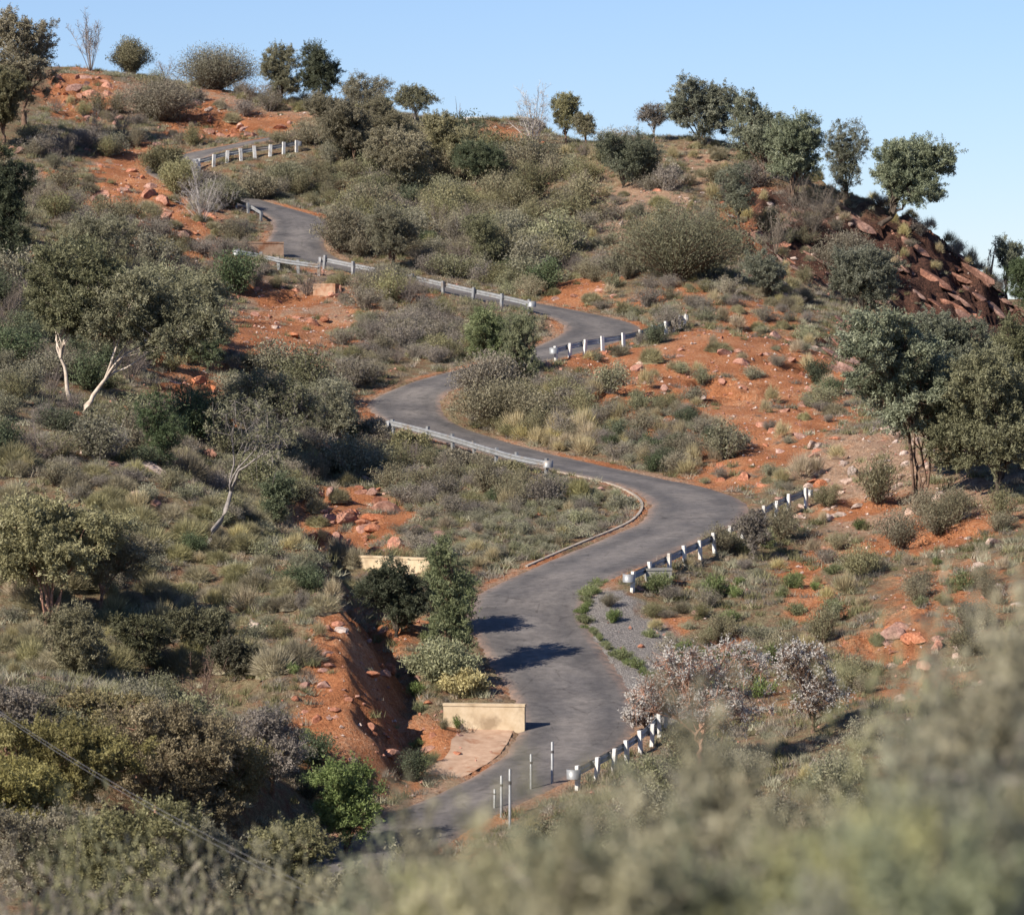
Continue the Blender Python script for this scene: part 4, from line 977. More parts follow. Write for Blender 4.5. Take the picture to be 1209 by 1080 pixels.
hero("cypress_pine", "dark green pine in the gully behind the red cutting", 'cone', 468, 754, 88, 104, leaf=L_dark, per=380, style='dome', base_f=.02)
bush("slope_bush", "grey-green bush at the foot of the slim roadside tree", L_sage, 522, 810, 62, 48, fill=.36)
bush("slope_bush", "straw-tinted bush beside the road above the headwall", L_straw, 548, 824, 42, 32)
# left
hero("cypress_pine", "dark shaded pine filling the left edge", 'dark', 8, 325, 84, 165)
hero("gum_tree", "grey-green gum with a slim white trunk on the shaded slope", 'euc', 84, 478, 150, 196, bark=B_pale, trunk_r=.085, base_f=.36, lean=(-.3, 0), leaf=L_mulga)
hero("gum_tree", "leaning white-limbed gum with a wide grey-green crown", 'euc', 98, 486, 165, 176, bark=B_pale, base_f=.28, lean=(1.0, 0), offset=(3.3, 0), leaf=L_mulga, trunk_r=.10)
hero("gum_tree", "broad grey-green gum above the white-limbed one", 'euc', 200, 420, 150, 110, leaf=L_mulga, base_f=.15)
hero("gum_tree", "grey gum high on the shaded left slope", 'euc', 120, 330, 110, 80, leaf=L_mulga, base_f=.2)
hero("gum_tree", "dusky tree beside the red patch on the shaded slope", 'dark', 246, 440, 60, 66, leaf=L_dark)
hero("cypress_pine", "dark green pine behind the fallen pink slab", 'cone', 188, 556, 66, 98, leaf=L_dark, base_f=.03, style='dome')
bare("dead_shrub", "silvery dead bush left of the slab pine", 132, 545, 56, 50, m=L_gtwig, nstem=22, cat="dead shrub")
hero("round_bush", "dark blue-green bush in the shade right of the slender tree", 'dark', 325, 622, 56, 62, cat="bush", leaf=L_dark)
hero("slender_tree", "slender dark-stemmed tree leaning up out of the spinifex", 'sparse', 243, 650, 170, 182, bark=B_grey, base_f=.5, lean=(1.0, .2), offset=(1.9, 0), leaf=L_mulga, per=70, nclump=34, trunk_r=.10)
hero("gum_tree", "grey airy gum on the slope behind the slender tree", 'sparse', 330, 560, 130, 125, leaf=L_mulga, per=130, bark=B_grey)
hero("gum_tree", "sage grey gum beside the middle left bend", 'euc', 400, 530, 90, 85, leaf=L_sage, base_f=.12)
hero("olive_tree", "olive tree with twin pinkish trunks on the spur", 'olive', 58, 745, 172, 158, leaf=L_olive, bark=B_red, base_f=.35, stems=2, trunk_r=.12)
hero("olive_tree", "olive tree next to the twin-trunked one on the spur", 'olive', 120, 720, 110, 105, leaf=L_olive, bark=B_red)
bare("dead_shrub", "dark leafless sapling in the shaded hollow of the spur", 236, 850, 78, 84, m=L_rust, nstem=14, cat="dead shrub")
for x, y, w, h, lb, kd in [(60, 985, 210, 150, "ochre olive tree with red limbs at the lower left", 'yellow'), (185, 965, 190, 140, "dense ochre olive tree in the middle of the lower left scrub", 'yellow'),
        (265, 985, 120, 115, "ochre olive tree nearest the grey bushy one", 'yellow'), (322, 945, 104, 115, "grey bushy tree at the edge of the lower left scrub", 'olive'),
        (408, 1010, 100, 118, "bright green tree in the dark hollow by the road", 'green'), (120, 880, 130, 70, "olive scrub tree under the shaded hollow", 'yellow'), (10, 900, 120, 90, "olive scrub tree at the lower left edge", 'olive')]:
    hero("scrub_tree", lb, kd, x, y, w, h, leaf={'yellow': L_yellow, 'olive': L_grey, 'green': L_green}[kd])
for i, (x, y, w, h, lb, lf) in enumerate([(40, 1085, 190, 150, "grey-olive scrub tree lowest at the left edge", L_grey), (150, 1095, 180, 150, "olive scrub tree beneath the wires at the bottom", L_olive), (255, 1085, 170, 130, "grey-green scrub tree at the bottom where the wires sag", L_mulga),
        (345, 1080, 140, 110, "rusty olive scrub tree at the bottom beside the dark hollow", L_olive), (430, 1110, 120, 90, "dusky scrub tree where the wires leave the picture", L_mulga), (225, 1010, 130, 110, "ochre scrub tree behind the wires", L_yellow), (20, 1020, 150, 130, "ochre scrub tree above the lowest left one", L_yellow)]):
    hero("scrub_tree", lb, 'olive', x, y, w, h, leaf=lf, base_f=.1)
for x, y, w, h, lb in [(165, 790, 90, 70, "dark bushy tree at the upper edge of the shaded hollow"), (235, 775, 90, 62, "dark bushy tree in the middle of the shaded hollow"), (280, 800, 70, 50, "dark bushy tree where the shaded hollow meets the red cutting"), (90, 800, 110, 90, "olive tree added for shade left of the hollow")]:
    hero("hollow_shade_tree", lb, 'dark', x, y, w, h, leaf=L_shade if 'bushy' in lb else L_olive)  # trees added to darken the hollow; the bushy ones carry shade-dark leaves
# lower right
hero("dry_tree", "pale dry tree in front of the gravel pull-off", 'white', 828, 915, 175, 168, base_f=.28, bark=B_red, trunk_r=.09)
hero("dry_shrub", "pale dry bush right of the red-stemmed dry tree", 'white', 960, 866, 130, 110, cat="shrub", per=110)
hero("dry_shrub", "small pale dry shrub at the edge of the asphalt", 'white', 762, 868, 62, 62, cat="shrub", per=90)
for x, y, w, h, lb in [(480, 535, 46, 24, "olive shrub hiding the upper end of the grey rail"), (540, 553, 44, 20, "grey shrub leaning on the grey rail"), (600, 564, 40, 17, "olive shrub before the grey rail's lower half"), (440, 530, 50, 34, "grey-green shrub at the upper tip of the grey rail")]:
    bush("rail_shrub", lb, L_olive if 'olive' in lb else L_grey, x, y, w, h, cat="shrub")
bare("dead_shrub", "bare grey shrub standing beside the tilted old rail", 238, 262, 92, 70, m=L_gtwig, nstem=26, cat="dead shrub")
for x, y, w, h, lb, lf in [(262, 246, 62, 32, "grey-green bush over the hidden part of the upper road", L_mulga), (212, 232, 60, 44, "olive bush at the hidden hairpin of the upper road", L_olive), (300, 236, 50, 30, "low olive bush above the tilted old rail", L_olive), (240, 226, 54, 20, "dry grey bush below the topmost guard rail", L_grey), (194, 208, 50, 36, "olive bush at the end of the topmost guard rail", L_olive), (338, 222, 60, 28, "grey-green bush under the middle of the topmost guard rail", L_mulga),
        (405, 300, 60, 56, "olive bush at the outer edge of the upper bend", L_olive)]:
    bush("slope_bush", lb, lf, x, y, w, h)
# ---------------------------------------------------------------- repeats: shrubs, hummocks, stones
RNG = np.random.default_rng(2024)
R_ledge = rock_mat("orange_ledge_rock", (0.15, 0.055, 0.034), (0.34, 0.130, 0.066), (0.46, 0.235, 0.145))
LIB = {}
def lib(kind, n, fn): LIB[kind] = [fn(i) for i in range(n)]
lib("olive_shrub", 5, lambda i: make_shrub("olive_shrub", 400 + i, 1.45, 2.2, L_olive, B_brown, 38, 130, .11, .03, .5, .34))
lib("leafy_shrub", 5, lambda i: make_shrub("leafy_shrub", 420 + i, 1.6, 2.2, L_mulga, B_grey, 34, 130, .11, .045, .3, .36))
lib("grey_shrub", 5, lambda i: make_shrub("grey_shrub", 440 + i, 1.15, 2.0, L_grey, B_grey, 38, 100, .09, .028, .5, .34, 120))
lib("sage_shrub", 5, lambda i: make_shrub("sage_shrub", 460 + i, 0.85, 1.7, L_sage, B_grey, 34, 80, .09, .035, .5, .34))
lib("dark_shrub", 4, lambda i: make_shrub("dark_shrub", 480 + i, 1.5, 2.0, L_dark, B_dark, 34, 130, .11, .04, .3, .38))
lib("green_weed", 4, lambda i: make_shrub("green_weed", 500 + i, 0.7, 1.1, L_green, B_brown, 24, 70, .11, .03, .6, .34))
lib("bare_shrub", 5, lambda i: (make_bare("bare_shrub", 520 + i, 1.5, 2.0, L_twig, 20, 12, .014),))
lib("spinifex_hummock", 6, lambda i: (make_tussock("spinifex_hummock", 540 + i, 0.75, 0.72, L_spin, 2600, .0095),))  # hummocks of spiny spinifex grass, not woody bushes
lib("grass_tuft", 5, lambda i: (make_tussock("grass_tuft", 560 + i, 0.55, 0.85, L_straw, 620, .008, .8, False),))
lib("red_rock", 6, lambda i: (make_rock("red_rock", 580 + i, R_red, 10, (1, .8, .62)),))
lib("pale_rock", 6, lambda i: (make_rock("pale_rock", 600 + i, R_pale, 11, (1, .75, .6)),))
lib("ledge_rock", 6, lambda i: (make_rock("ledge_rock", 660 + i, R_ledge, 12, (1.25, .7, .62)),))
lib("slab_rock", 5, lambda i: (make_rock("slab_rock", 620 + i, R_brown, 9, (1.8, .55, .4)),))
W0 = dict(olive_shrub=2.4, leafy_shrub=2.4, grey_shrub=2.2, sage_shrub=1.9, dark_shrub=2.2, green_weed=1.3, bare_shrub=2.2, spinifex_hummock=1.55, grass_tuft=1.0, red_rock=1.8, pale_rock=1.8, slab_rock=3.4, ledge_rock=2.2)
H0 = dict(olive_shrub=1.45, leafy_shrub=1.6, grey_shrub=1.15, sage_shrub=.85, dark_shrub=1.5, green_weed=.7, bare_shrub=1.5, spinifex_hummock=.72, grass_tuft=.75, red_rock=.6, pale_rock=.6, slab_rock=.4, ledge_rock=.6)
CNT = 1.35
SAY = dict(olive_shrub="olive shrub", leafy_shrub="grey-green shrub", grey_shrub="dry grey shrub", sage_shrub="low sage shrub", dark_shrub="dark green shrub", green_weed="fresh green weed", bare_shrub="bare twiggy shrub",
           spinifex_hummock="spinifex hummock", grass_tuft="straw grass tuft", red_rock="red rock", pale_rock="pale pinkish rock", slab_rock="dark rock slab", ledge_rock="jagged orange ledge rock")
# what must stay in sight: road and rails
vis = np.vstack([RC + RN * (HWL * f)[:, None] for f in (-.9, -.45, 0, .45, .9)])
vx, vy, vs = project(vis)
KEEP = np.stack([vx, vy], 1)
# parts of the road that scrub does cover in the photograph
cov = ((KEEP[:, 1] < 236) | ((KEEP[:, 0] < 500) & (KEEP[:, 1] > 965)) | (KEEP[:, 1] > 985) | ((KEEP[:, 0] > 395) & (KEEP[:, 0] < 560) & (KEEP[:, 1] < 345) & (KEEP[:, 1] > 315)))
KEEP = KEEP[~cov]
PLACED = []
BIGK = {'olive_shrub', 'leafy_shrub', 'grey_shrub', 'dark_shrub', 'bare_shrub', 'sage_shrub'}
CLEAR = [(412, 615, 62, 50), (455, 680, 60, 26), (330, 390, 70, 45), (835, 415, 60, 30), (880, 480, 60, 30), (950, 695, 34, 50), (745, 775, 45, 55), (100, 110, 50, 26), (250, 155, 50, 18), (690, 352, 60, 12), (430, 815, 88, 112), (1060, 770, 70, 34), (1010, 550, 60, 34), (165, 225, 80, 36), (235, 275, 40, 22), (250, 470, 32, 30), (60, 300, 28, 14), (640, 165, 62, 24), (290, 204, 74, 24), (250, 222, 40, 12)]
def try_place(kind, px, py, wpx, check=True, hf=1.0, spread=True):
    if NK.get(kind, 0) >= 295: return None
    P = ground_at([px], [py], 118.0 if py < 990 else 70.0)[0]; s = float(project(P)[2]); W = wpx / s; k = W / W0[kind]
    if check and kind in BIGK and any(((px - a) / c_) ** 2 + ((py - b_) / d_) ** 2 < 1 for a, b_, c_, d_ in CLEAR): return None
    xa, xb = np.interp(P[1], cy, cxc), np.interp(P[1], cy, cxb)
    if check and 139 < P[1] < 184 and xa - 0.25 < P[0] < xb + 0.3 and kind not in ('red_rock', 'ledge_rock', 'pale_rock') and RNG.uniform() < .93: return None
    d, _ = road_dist(P[0:1], P[1:2])
    rocky = kind in ("red_rock", "pale_rock", "slab_rock", "ledge_rock")
    if check and d[0] < 0.25 + W * 0.42: return None
    h = H0[kind] * k * s * hf
    if check and not rocky:
        q = ((KEEP[:, 0] - px) / (wpx * .5 + 3)) ** 2 + ((KEEP[:, 1] - (py - h * .5)) / (h * .5 + 3)) ** 2
        if (q < 1).any(): return None
    lim = 0.30 if rocky or kind == "grass_tuft" else 0.42
    for (x, y, r) in PLACED[-900:]:
        if (x - P[0]) ** 2 + (y - P[1]) ** 2 < (lim * (r + W / 2)) ** 2: return None
    PLACED.append((P[0], P[1], W / 2))
    v = LIB[kind][RNG.integers(len(LIB[kind]))]; f = hf * RNG.uniform(.82, 1.15)
    rec = dict(kind=kind, P=P, k=k, v=v, f=f, px=px, py=py, w=wpx, rz=RNG.uniform(0, 6.28))
    NK[kind] = NK.get(kind, 0) + 1; ITEMS.append(rec); return rec
ITEMS = []; NK = {}
ZONES = [  # x0, y0, x1, y1, {kind: (count, min width px, max width px)}
    (0, 545, 420, 800, dict(spinifex_hummock=(112, 28, 62), grass_tuft=(26, 20, 40), sage_shrub=(26, 22, 48), olive_shrub=(10, 30, 60), grey_shrub=(12, 28, 56), dark_shrub=(5, 30, 60), red_rock=(26, 8, 30), pale_rock=(16, 6, 24))),
    (60, 100, 430, 172, dict(grey_shrub=(6, 24, 50), olive_shrub=(6, 26, 50), bare_shrub=(6, 30, 55), spinifex_hummock=(12, 12, 24), red_rock=(40, 6, 24), pale_rock=(10, 6, 18), grass_tuft=(8, 10, 18))),
    (0, 165, 235, 300, dict(olive_shrub=(15, 30, 66), grey_shrub=(9, 28, 56), bare_shrub=(9, 30, 60), leafy_shrub=(5, 30, 56), red_rock=(24, 6, 24), spinifex_hummock=(14, 14, 28))),
    (190, 196, 430, 245, dict(olive_shrub=(12, 24, 50), grey_shrub=(9, 24, 44), leafy_shrub=(6, 24, 46), sage_shrub=(8, 16, 30), red_rock=(5, 6, 14))),
    (180, 245, 300, 310, dict(grey_shrub=(8, 24, 52), olive_shrub=(6, 24, 48), bare_shrub=(5, 30, 60), spinifex_hummock=(8, 14, 24))),
    (400, 165, 700, 345, dict(olive_shrub=(44, 36, 80), leafy_shrub=(20, 34, 70), grey_shrub=(22, 30, 62), bare_shrub=(10, 30, 60), spinifex_hummock=(14, 14, 28), dark_shrub=(7, 30, 55), grass_tuft=(10, 12, 22))),
    (400, 232, 640, 330, dict(olive_shrub=(18, 34, 66), leafy_shrub=(10, 34, 60), grey_shrub=(8, 30, 60))),
    (690, 172, 965, 335, dict(spinifex_hummock=(34, 14, 30), grass_tuft=(26, 12, 26), grey_shrub=(14, 26, 56), olive_shrub=(10, 26, 56), leafy_shrub=(6, 26, 50), pale_rock=(26, 5, 16), red_rock=(14, 6, 16))),
    (960, 225, 1209, 330, dict(grass_tuft=(22, 12, 26), grey_shrub=(8, 20, 40))),
    (0, 300, 280, 560, dict(leafy_shrub=(17, 40, 90), olive_shrub=(12, 36, 80), dark_shrub=(14, 40, 86), grey_shrub=(9, 30, 62), bare_shrub=(14, 40, 80), ledge_rock=(26, 10, 34))),
    (265, 318, 450, 450, dict(olive_shrub=(7, 20, 44), grey_shrub=(8, 20, 40), sage_shrub=(10, 14, 30), leafy_shrub=(4, 24, 46), red_rock=(12, 6, 18), pale_rock=(6, 6, 16), bare_shrub=(5, 26, 50))),
    (420, 335, 640, 430, dict(grey_shrub=(26, 26, 62), olive_shrub=(16, 26, 58), bare_shrub=(10, 26, 56), sage_shrub=(14, 16, 34), spinifex_hummock=(8, 14, 26))),
    (620, 335, 960, 395, dict(spinifex_hummock=(16, 16, 34), grey_shrub=(14, 22, 52), sage_shrub=(12, 16, 36), olive_shrub=(6, 24, 50), red_rock=(14, 6, 16), grass_tuft=(8, 12, 22))),
    (640, 400, 990, 590, dict(spinifex_hummock=(46, 16, 40), grey_shrub=(18, 20, 46), sage_shrub=(24, 16, 36), grass_tuft=(22, 14, 32), red_rock=(44, 6, 24), pale_rock=(16, 6, 20), dark_shrub=(6, 22, 44), leafy_shrub=(6, 26, 60))),
    (545, 455, 700, 545, dict(olive_shrub=(12, 26, 58), grey_shrub=(12, 26, 52), grass_tuft=(16, 14, 30), spinifex_hummock=(10, 18, 36))),
    (605, 510, 700, 545, dict(grass_tuft=(16, 22, 38))),
    (700, 480, 850, 560, dict(olive_shrub=(8, 26, 50), dark_shrub=(5, 26, 48), grass_tuft=(12, 14, 28), sage_shrub=(10, 18, 38), grey_shrub=(6, 24, 44))),
    (250, 450, 450, 620, dict(leafy_shrub=(18, 32, 76), grey_shrub=(18, 30, 62), olive_shrub=(12, 30, 64), sage_shrub=(10, 20, 44), bare_shrub=(8, 34, 70), red_rock=(10, 6, 22))),
    (400, 520, 650, 610, dict(grey_shrub=(24, 28, 66), olive_shrub=(16, 28, 62), sage_shrub=(14, 18, 42), bare_shrub=(8, 28, 54), red_rock=(10, 6, 20), dark_shrub=(4, 26, 44))),
    (360, 580, 520, 665, dict(red_rock=(22, 8, 36), grey_shrub=(6, 22, 44), sage_shrub=(5, 18, 34))),
    (480, 570, 775, 672, dict(sage_shrub=(100, 14, 36), spinifex_hummock=(22, 16, 36), grass_tuft=(12, 14, 28), grey_shrub=(10, 18, 34))),
    (330, 690, 545, 930, dict(red_rock=(60, 5, 22), olive_shrub=(7, 20, 40), green_weed=(8, 16, 34), spinifex_hummock=(6, 18, 32))),
    (700, 640, 1000, 835, dict(sage_shrub=(52, 20, 50), green_weed=(28, 20, 46), olive_shrub=(10, 26, 52), grey_shrub=(14, 22, 52), spinifex_hummock=(12, 20, 40), red_rock=(22, 6, 22), grass_tuft=(8, 16, 30))),
    (920, 590, 1209, 850, dict(olive_shrub=(26, 30, 74), grey_shrub=(20, 26, 60), sage_shrub=(18, 22, 50), pale_rock=(34, 8, 34), red_rock=(44, 8, 34), spinifex_hummock=(10, 22, 44), green_weed=(6, 20, 40), grass_tuft=(8, 16, 34))),
    (940, 505, 1130, 612, dict(pale_rock=(62, 8, 34), red_rock=(20, 8, 28))),
    (880, 245, 1010, 345, dict(red_rock=(34, 8, 30), pale_rock=(14, 6, 18))),
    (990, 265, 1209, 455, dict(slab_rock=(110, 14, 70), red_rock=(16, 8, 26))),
    (600, 890, 1209, 1040, dict(olive_shrub=(40, 50, 110), leafy_shrub=(22, 50, 100), grey_shrub=(22, 40, 90), grass_tuft=(12, 26, 50))),
    (0, 830, 330, 1040, dict(olive_shrub=(26, 50, 110), grey_shrub=(12, 40, 80), leafy_shrub=(8, 40, 84))),
    (330, 880, 500, 1060, dict(dark_shrub=(8, 36, 70), olive_shrub=(8, 30, 60), green_weed=(6, 30, 50))),
    (68, 88, 130, 128, dict(ledge_rock=(20, 10, 30))), (205, 132, 300, 170, dict(ledge_rock=(22, 9, 26))), (110, 190, 250, 290, dict(ledge_rock=(34, 10, 34))), (290, 335, 410, 440, dict(ledge_rock=(24, 8, 26))), (560, 150, 650, 195, dict(ledge_rock=(10, 8, 22))), (220, 440, 280, 520, dict(ledge_rock=(10, 10, 28))),
    (365, 580, 470, 652, dict(ledge_rock=(26, 12, 46))), (640, 400, 760, 470, dict(ledge_rock=(18, 8, 26))), (800, 390, 990, 580, dict(ledge_rock=(40, 8, 32))), (350, 700, 520, 900, dict(ledge_rock=(26, 8, 30))), (1020, 735, 1110, 790, dict(ledge_rock=(14, 12, 40))), (880, 250, 990, 340, dict(ledge_rock=(20, 10, 34))), (640, 335, 760, 360, dict(ledge_rock=(10, 8, 22))),
    (900, 245, 1010, 330, dict(slab_rock=(30, 14, 44))),
    (330, 985, 1209, 1090, dict(olive_shrub=(16, 60, 120), leafy_shrub=(10, 60, 110), grey_shrub=(8, 50, 100))),
]
for (x0, y0, x1, y1, d) in ZONES:
    for kind, (cnt, w0, w1) in d.items():
        for _ in range(int(cnt * (1 if kind in ('red_rock', 'pale_rock', 'slab_rock', 'ledge_rock') else CNT))):
            for _t in range(4):
                px, py = RNG.uniform(x0, x1), RNG.uniform(y0, y1)
                w = w0 + (w1 - w0) * RNG.uniform(0, 1) ** 1.5
                if try_place(kind, px, py, w): break
# weeds in a line along the edge of the lower road, and round hand-placed ones
for t in np.linspace(0, 1, 34):
    px = np.interp(t, [0, .2, .45, 1], [706, 688, 692, 770]); py = np.interp(t, [0, .2, .45, 1], [692, 716, 746, 806])
    try_place("green_weed", px + RNG.uniform(-4, 4), py + RNG.uniform(-3, 3), RNG.uniform(13, 24), False)
try_place("spinifex_hummock", 495, 640, 66, False, .85); try_place("spinifex_hummock", 650, 600, 30, False)
for px, py, w, k in [(166, 585, 30, "pale_rock"), (875, 470, 30, "red_rock"), (945, 525, 34, "red_rock"), (1060, 770, 44, "pale_rock"), (1090, 765, 40, "red_rock"), (975, 614, 34, "pale_rock"), (96, 132, 20, "red_rock"), (300, 740, 26, "pale_rock")]:
    try_place(k, px, py, w, False)
# the fallen slab on the spur
P = ground_at([172], [556])[0]; s = float(project(P)[2])
o = mesh_obj("fallen_stone", make_rock("fallen_stone", 777, R_pale, 8, (1.25, .32, .26), True), None, P + np.array([0, 0, .22]), -0.55); o.rotation_euler = (0, 0.42, -0.5)
tag(o, "long pinkish stone slab lying on the spinifex spur", "rock")
LAND += [(172, 556, "the fallen pinkish slab"), (572, 852, "the sandy concrete headwall"), (455, 664, "the long low concrete wall"), (840, 640, "the lowest white-posted guard rail"), (745, 890, "the bottom white-posted guard rail"),
         (560, 540, "the grey rail below the left hairpin"), (735, 400, "the rail of the upper right-hand bend"), (500, 335, "the long silver rail"), (300, 185, "the topmost guard rail"), (310, 285, "the tan culvert wall"),
         (385, 340, "the small tan concrete block"), (777, 684, "the grey concrete block"), (602, 950, "the tallest marker post"), (830, 600, "the lowest hairpin"), (480, 470, "the left hairpin"), (735, 378, "the upper right-hand bend"), (1120, 340, "the dark rock face"),
         (440, 610, "the orange bank"), (745, 770, "the gravel pull-off"), (420, 800, "the red cutting"), (640, 525, "the straw grass patch")]
LPX = np.array([(a, b_) for a, b_, _ in LAND], float)
ZN = [(0, 0, 440, 175, "on the upper left hilltop"), (0, 175, 300, 330, "on the slope left of the upper road"), (300, 150, 700, 345, "on the slope above the long silver rail"), (690, 0, 1209, 345, "on the right ridge"),
      (0, 300, 280, 560, "on the shaded left slope"), (250, 300, 650, 445, "between the two middle bends"), (620, 335, 1209, 500, "on the red slope right of the loop"), (540, 430, 860, 570, "inside the loop of the road"),
      (240, 430, 560, 610, "below the left hairpin"), (860, 480, 1209, 620, "around the pale rocks"), (340, 560, 790, 680, "inside the lowest hairpin"), (0, 540, 420, 830, "on the spinifex spur"), (320, 660, 560, 1080, "by the red cutting"),
      (680, 620, 960, 860, "below the lowest guard rail"), (900, 560, 1209, 860, "on the lower right bank"), (540, 820, 1209, 1080, "in the lower right scrub"), (0, 780, 440, 1080, "in the lower left scrub")]
def zone_of(px, py):
    for x0, y0, x1, y1, z in ZN:
        if x0 <= px <= x1 and y0 <= py <= y1: return z
    return "on the hill"
SHORT = lambda ph: ph if ph.startswith("the ") else "the " + ph
bins = {}
for it in ITEMS:
    dd = np.hypot(LPX[:, 0] - it['px'], LPX[:, 1] - it['py']); j = int(dd.argmin())
    dx, dy = it['px'] - LPX[j, 0], it['py'] - LPX[j, 1]
    rel = ("right of" if dx > 0 else "left of") if abs(dx) > abs(dy) else ("below" if dy > 0 else "above")
    it['d'] = dd[j]; bins.setdefault((it['kind'], j, rel), []).append(it)
ORD = ["closest", "second closest", "third closest", "fourth closest", "fifth closest", "sixth closest", "seventh closest", "eighth closest"]
PLUR = lambda w: w.replace("grass tuft", "grass tufts") + "s" if not w.endswith("tuft") else w + "s"
for (kind, j, rel), L_ in bins.items():
    L_.sort(key=lambda q: q['d']); ph = SHORT(LAND[j][2]).split()
    ph = " ".join(ph[:7 if kind == 'ledge_rock' else 8])
    # drop a dangling last word
    while ph.split()[-1] in ("the", "on", "of", "at", "in", "with", "a", "and", "by", "above", "below", "under", "beside", "between", "just", "left", "right", "behind", "its", "to", "pale", "white", "dark", "upper", "lower", "two", "shaded", "long", "big", "tall", "whitish", "broad", "large", "loop", "red", "middle"):
        ph = " ".join(ph.split()[:-1])
    for n_, it in enumerate(L_):
        it['label'] = f"{SAY[kind]} {rel} {ph}" if len(L_) == 1 else f"{ORD[n_]} {SAY[kind]} {rel} {ph}" if n_ < 7 else f"{SAY[kind]} {rel} {ph} but farther off"
        if n_ >= 7: it['grp'] = f"{PLUR(SAY[kind])} {rel} {ph}"
SC3 = {}
count = {}
for it in ITEMS:
    kind = it['kind']; count[kind] = count.get(kind, 0) + 1
    k = it['k']; sc = (k * RNG.uniform(.78, 1.25), k * RNG.uniform(.78, 1.25), k * it['f'] * RNG.uniform(.85, 1.2))
    rock = kind in ("red_rock", "pale_rock", "slab_rock", "ledge_rock")
    P = it['P'] - np.array([0, 0, 0.02])
    grp = it.get("grp") or f"{PLUR(SAY[kind])} {zone_of(it['px'], it['py'])}"
    if len(it['v']) == 1:
        o = mesh_obj(kind, it['v'][0], None, P, it['rz'], sc)
        if rock:
            o.location.z -= 0.03 * k; o.rotation_euler = (RNG.uniform(-.3, .3), RNG.uniform(-.3, .3), it['rz'])
            if kind == "slab_rock": o.rotation_euler = (RNG.uniform(-.5, .2), RNG.uniform(.35, .7), RNG.uniform(-.9, -.3)); o.location.z += 0.1 * k
        tag(o, it['label'], "rock" if rock else ("grass" if kind == "grass_tuft" else "shrub"), grp)
    else:
        plant(kind, it['v'], P, sc=sc, rz=it['rz'], label=it['label'], cat="weed" if kind == "green_weed" else "shrub", group=grp, kinds=("stems", "foliage")).rotation_euler = (RNG.uniform(-.14, .14), RNG.uniform(-.14, .14), it['rz'])
print("COUNTS", count, len(ITEMS), "landmarks", len(LAND))

# ---------------------------------------------------------------- ground cover nobody could count
def scatter(n, seed, zones=None):
    rng = np.random.default_rng(seed)
    x = rng.uniform(-34, 34, n); y = 125 + (330 - 125) * rng.uniform(0, 1, n) ** 0.9
    k = np.abs(x) < y * 0.125 + 3; x, y = x[k], y[k]
    d, _ = road_dist(x, y); k = d > 0.35; return x[k], y[k], rng
def interp_ch(c, x, y):
    i = np.clip(np.searchsorted(xs, x) - 1, 0, len(xs) - 2); j = np.clip(np.searchsorted(ys, y) - 1, 0, len(ys) - 2)
    return CH[c].reshape(GX.shape)[j, i]
def cover(name, n, seed, m, nb, hgt, rad, wd, thin=0.96):
    x, y, rng = scatter(n, seed)
    bare_ = np.clip(1.3 * interp_ch(0, x, y) + interp_ch(1, x, y) + 2 * interp_ch(2, x, y) + interp_ch(4, x, y), 0, 1)
    keep = (fbm(x, y, 5.0, 3, seed) + 0.25 > rng.uniform(-.4, .4, len(x))) & (rng.uniform(0, 1, len(x)) > bare_ * thin)
    x, y = x[keep], y[keep]; z = height(x, y); s = rng.uniform(.5, 1.4, len(x))
    C = np.repeat(np.stack([x, y, z], 1), nb, 0); S = np.repeat(s, nb)[:, None]; N = len(C)
    root = C + np.concatenate([rng.normal(0, rad * .5, (N, 2)), np.full((N, 1), -.01)], 1) * S
    tip = root + np.concatenate([rng.normal(0, rad * .45, (N, 2)), rng.uniform(.35, 1, (N, 1)) * hgt], 1) * S
    a = unit(np.cross(tip - root, rng.normal(size=(N, 3)))) * wd * S
    V = np.stack([root - a, root + a, tip], 1).reshape(-1, 3); T = np.arange(3 * N).reshape(N, 3)
    tone = np.clip(np.repeat(rng.normal(.5, .2, len(x)), nb) + rng.normal(0, .15, N), 0, 1)
    o = mesh_obj(name, new_mesh(name, V, [T], [m], tone)); tag(o, kind="stuff"); return len(x)
print(cover("dry_grass", 16000, 1, L_straw, 34, .26, .16, .009), cover("low_sage_cover", 17000, 2, L_sage, 60, .28, .26, .014), cover("dead_litter", 18000, 3, L_grey, 56, .28, .28, .011), cover("low_olive_cover", 17000, 4, L_olive, 62, .34, .26, .014))
x, y, rng = scatter(70000, 9)
w_ = np.clip(interp_ch(0, x, y) + interp_ch(1, x, y), 0, 1); k = rng.uniform(0, 1, len(x)) < 0.12 + w_ * .75; x, y = x[k], y[k]
B0 = np.array([[1, 0, 0], [0, 1, 0], [-1, 0, 0], [0, -1, 0], [0, 0, .8], [0, 0, -.8]]); T0 = np.array([[0, 1, 4], [1, 2, 4], [2, 3, 4], [3, 0, 4], [1, 0, 5], [2, 1, 5], [3, 2, 5], [0, 3, 5]])
